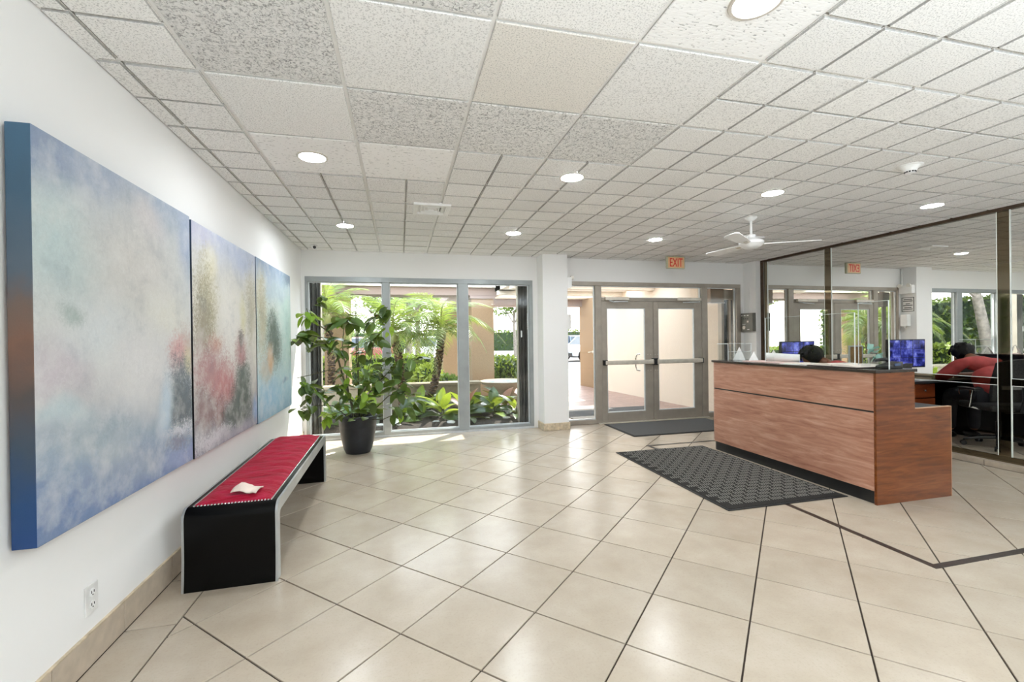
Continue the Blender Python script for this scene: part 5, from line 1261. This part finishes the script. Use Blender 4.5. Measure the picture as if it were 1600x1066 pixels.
hedge(-4.6, 6.6, -3.6, 13.5, 2.3, 5200, .07, M['hedge'], 'tall dense green hedge beside the garden, seen in the mirrored windows', 31)
hedge(-3.55, 8.95, -2.95, 11.5, 1.0, 2200, .06, M['hedge_y'], 'low yellow-green hedge in front of the tall hedge', 32)
hedge(-9, 14.4, 1.0, 15.2, .85, 3600, .07, M['hedge_y'], 'clipped yellow-green hedge beyond the lawn', 33)
hedge(-20, 52, 55, 54, 2.4, 5200, .2, M['hedge'], 'long dark green hedge at the far side of the parking lot', 34)
def shrub(x, y, r_, h, n, mat, label, seed):
    t = thing('shrub', label, 'shrub', (x, y, 0), 'round shrubs')
    def fn(rg):
        a = rg.uniform(0, 6.283); u = rg.uniform(-.6, 1); q = math.sqrt(max(0, 1-u*u)); k = rg.uniform(.82, 1.05); return (x+r_*q*math.cos(a)*k, y+r_*q*math.sin(a)*k, h*.45+h*.55*u*k)
    stuff(quick('foliage', leafcloud(fn, n, .06, seed), mat, t, (x, y, 0)))
    obj('core', MB().ball((x, y, h*.45), 1, 14, 10, (r_*.82, r_*.82, h*.45)), M['hedge_core'], t, True)
    obj('woody_base', MB().tube([(x, y, -.02), (x+.02, y, h*.3)], .03, 8), M['stem'], t, True)
shrub(2.95, 13.2, .75, .85, 1500, M['hedge'], 'rounded green shrub beyond the fountain in the right pane', 41)
shrub(.65, 11.2, .40, .75, 700, M['hedge_y'], 'small yellowish shrub behind the leaning palm trunk', 42)
shrub(-.5, 11.6, .5, .8, 800, M['hedge'], 'green shrub between the two palms in the distance', 43)
shrub(1.0, 10.2, .35, .55, 600, M['hedge'], 'low green shrub at the foot of the farther tan column', 44)
def tree(x, y, h, r_, n, label, seed, mat='tree', lean=0, th=.16):
    t = thing('tree', label, 'tree', (x, y, 0), 'trees beyond the garden')
    tp = (x+lean, y, h*.62); obj('trunk', MB().tube([(x, y, -.02), (x+lean*.35, y, h*.22), (x+lean*.8, y, h*.45), tp], th, 10, th*.5), M['greytrunk'], t, True)
    blobs = [(rg0.uniform(-.6, .6)*r_+x+lean, y+rg0.uniform(-.6, .6)*r_, h*.72+rg0.uniform(-.25, .25)*r_, r_*rg0.uniform(.45, .7)) for rg0 in [random.Random(seed)] for _ in range(9)]
    def fn(rg):
        b = rg.choice(blobs); a = rg.uniform(0, 6.283); u = rg.uniform(-1, 1); q = math.sqrt(1-u*u); k = b[3]*rg.uniform(.6, 1.05); return (b[0]+k*q*math.cos(a), b[1]+k*q*math.sin(a), b[2]+k*u*.8)
    stuff(quick('foliage', leafcloud(fn, n, .11, seed), M[mat], t, (x, y, 0)))
    for k in range(4):
        b = blobs[k]; obj('branch', MB().tube([(x+lean*.8, y, h*.45), ((x+lean+b[0])/2, (y+b[1])/2, h*.58), (b[0], b[1], b[2])], th*.45, 7, th*.15), M['greytrunk'], t, True)
tree(-3.75, 8.5, 5.0, 1.5, 3200, 'tree with a grey leaning trunk beside the tall hedge', 51, 'tree', .75, .15)
tree(-7.6, 12.6, 6.5, 2.4, 3200, 'leafy tree behind the tall hedge at its far end', 52)
tree(-6.4, 19.5, 6.5, 2.2, 2600, 'leafy tree beyond the lawn above the left palm', 53)
tree(.9, 24.5, 6.0, 2.2, 2600, 'leafy tree beyond the lawn behind the leaning palm', 54)
tree(.3, 16.6, 4.4, 1.7, 2200, 'small leafy tree close behind the two palms', 58)
tree(-2.5, 15.6, 4.8, 1.4, 2200, 'leafy tree at the left edge of the lawn', 59)
tree(-9.5, 25.0, 7.0, 3.0, 2400, 'leafy tree at the far left of the parking lot', 55)
tree(4.3, 24.0, 5.5, 1.4, 1400, 'slim grey-trunked tree in the parking lot seen right of the tan column', 56, 'tree', .1, .12)
tree(6.9, 27.0, 5.0, 1.3, 1300, 'thin grey-trunked tree next to the other slim tree in the lot', 57, 'tree', -.1, .12)
# cars
def car(x, y, rz, paint, label):
    t = thing('car', label, 'car', (x, y, 0), 'parked cars'); Mt = Matrix.Translation((x, y, G_Z)) @ Matrix.Rotation(rz, 4, 'Z')
    low = [(-2.25, .35), (-2.28, .62), (-2.2, .86), (-1.2, .98), (1.6, .98), (2.2, .92), (2.27, .6), (2.25, .32), (1.85, .30), (1.78, .52), (1.6, .68), (1.38, .72), (1.16, .68), (.98, .52), (.92, .28), (-.92, .28), (-.98, .52), (-1.16, .68), (-1.38, .72), (-1.6, .68), (-1.78, .52), (-1.85, .30)]
    obj('body', MB().prism(low, 'y', -.88, .88).xf(Mt), M[paint], t, False, .04, 2)
    cab = [(-1.15, .97), (-.45, 1.50), (-.1, 1.58), (1.35, 1.58), (1.75, 1.50), (2.12, .96)]
    obj('cabin', MB().prism(cab, 'y', -.76, .76).xf(Mt), M['carglass'], t, False, .03, 2)
    obj('roof', MB().prism([(-.42, 1.50), (-.1, 1.59), (1.35, 1.59), (1.74, 1.50), (1.35, 1.545), (-.1, 1.545)], 'y', -.74, .74).xf(Mt), M[paint], t)
    pil = MB()
    for s_ in (-.765, .765):
        for a, b in (((-1.13, .97), (-.42, 1.52)), ((.42, .97), (.42, 1.57)), ((1.45, .97), (1.40, 1.57)), ((2.08, .97), (1.74, 1.52))): pil.tube([(a[0], s_, a[1]), (b[0], s_*.985, b[1])], .035, 6)
    obj('pillars', pil.xf(Mt), M[paint], t)
    for wx in (-1.38, 1.38):
        for s_ in (-.80, .80):
            w = obj('wheel', MB().lathe([(.20, -.10), (.33, -.09), (.345, 0), (.33, .09), (.20, .10)], 22, (wx, s_, .345), True, 'y').xf(Mt), M['tyre'], t, True)
            obj('rim', MB().lathe([(.05, -.108), (.21, -.10), (.21, .10), (.05, .108)], 16, (wx, s_, .345), True, 'y').xf(Mt), M['alu_light'], w)
    for s_ in (-.62, .62): obj('head_lamp', MB().ball((-2.22, s_, .74), 1, 10, 8, (.06, .16, .09)).xf(Mt), M['reflector'], t, True)
    obj('bumper', MB().box(-2.31, -.82, .34, -2.2, .82, .52).xf(Mt), M['black'], t, bevel=.03)
car(11.3, 25.6, R(20), 'silver_paint', 'silver car parked nearest, seen through the narrow glass left of the doors')
car(13.2, 32.0, R(75), 'blue_paint', 'dark blue car parked behind the silver one'); car(15.8, 33.5, R(80), 'silver_paint', 'pale silver car parked in the row behind the blue one'); car(12.3, 40.0, R(85), 'white_paint', 'white car farthest away in the lot near the long hedge')
car(-1.9, 27.0, R(70), 'red_paint', 'dark red car parked beyond the lawn between the palms'); car(1.6, 28.5, R(75), 'white_paint', 'white car parked beyond the lawn beside the red one'); car(-5.6, 26.5, R(72), 'silver_paint', 'silver car parked beyond the lawn left of the red one')
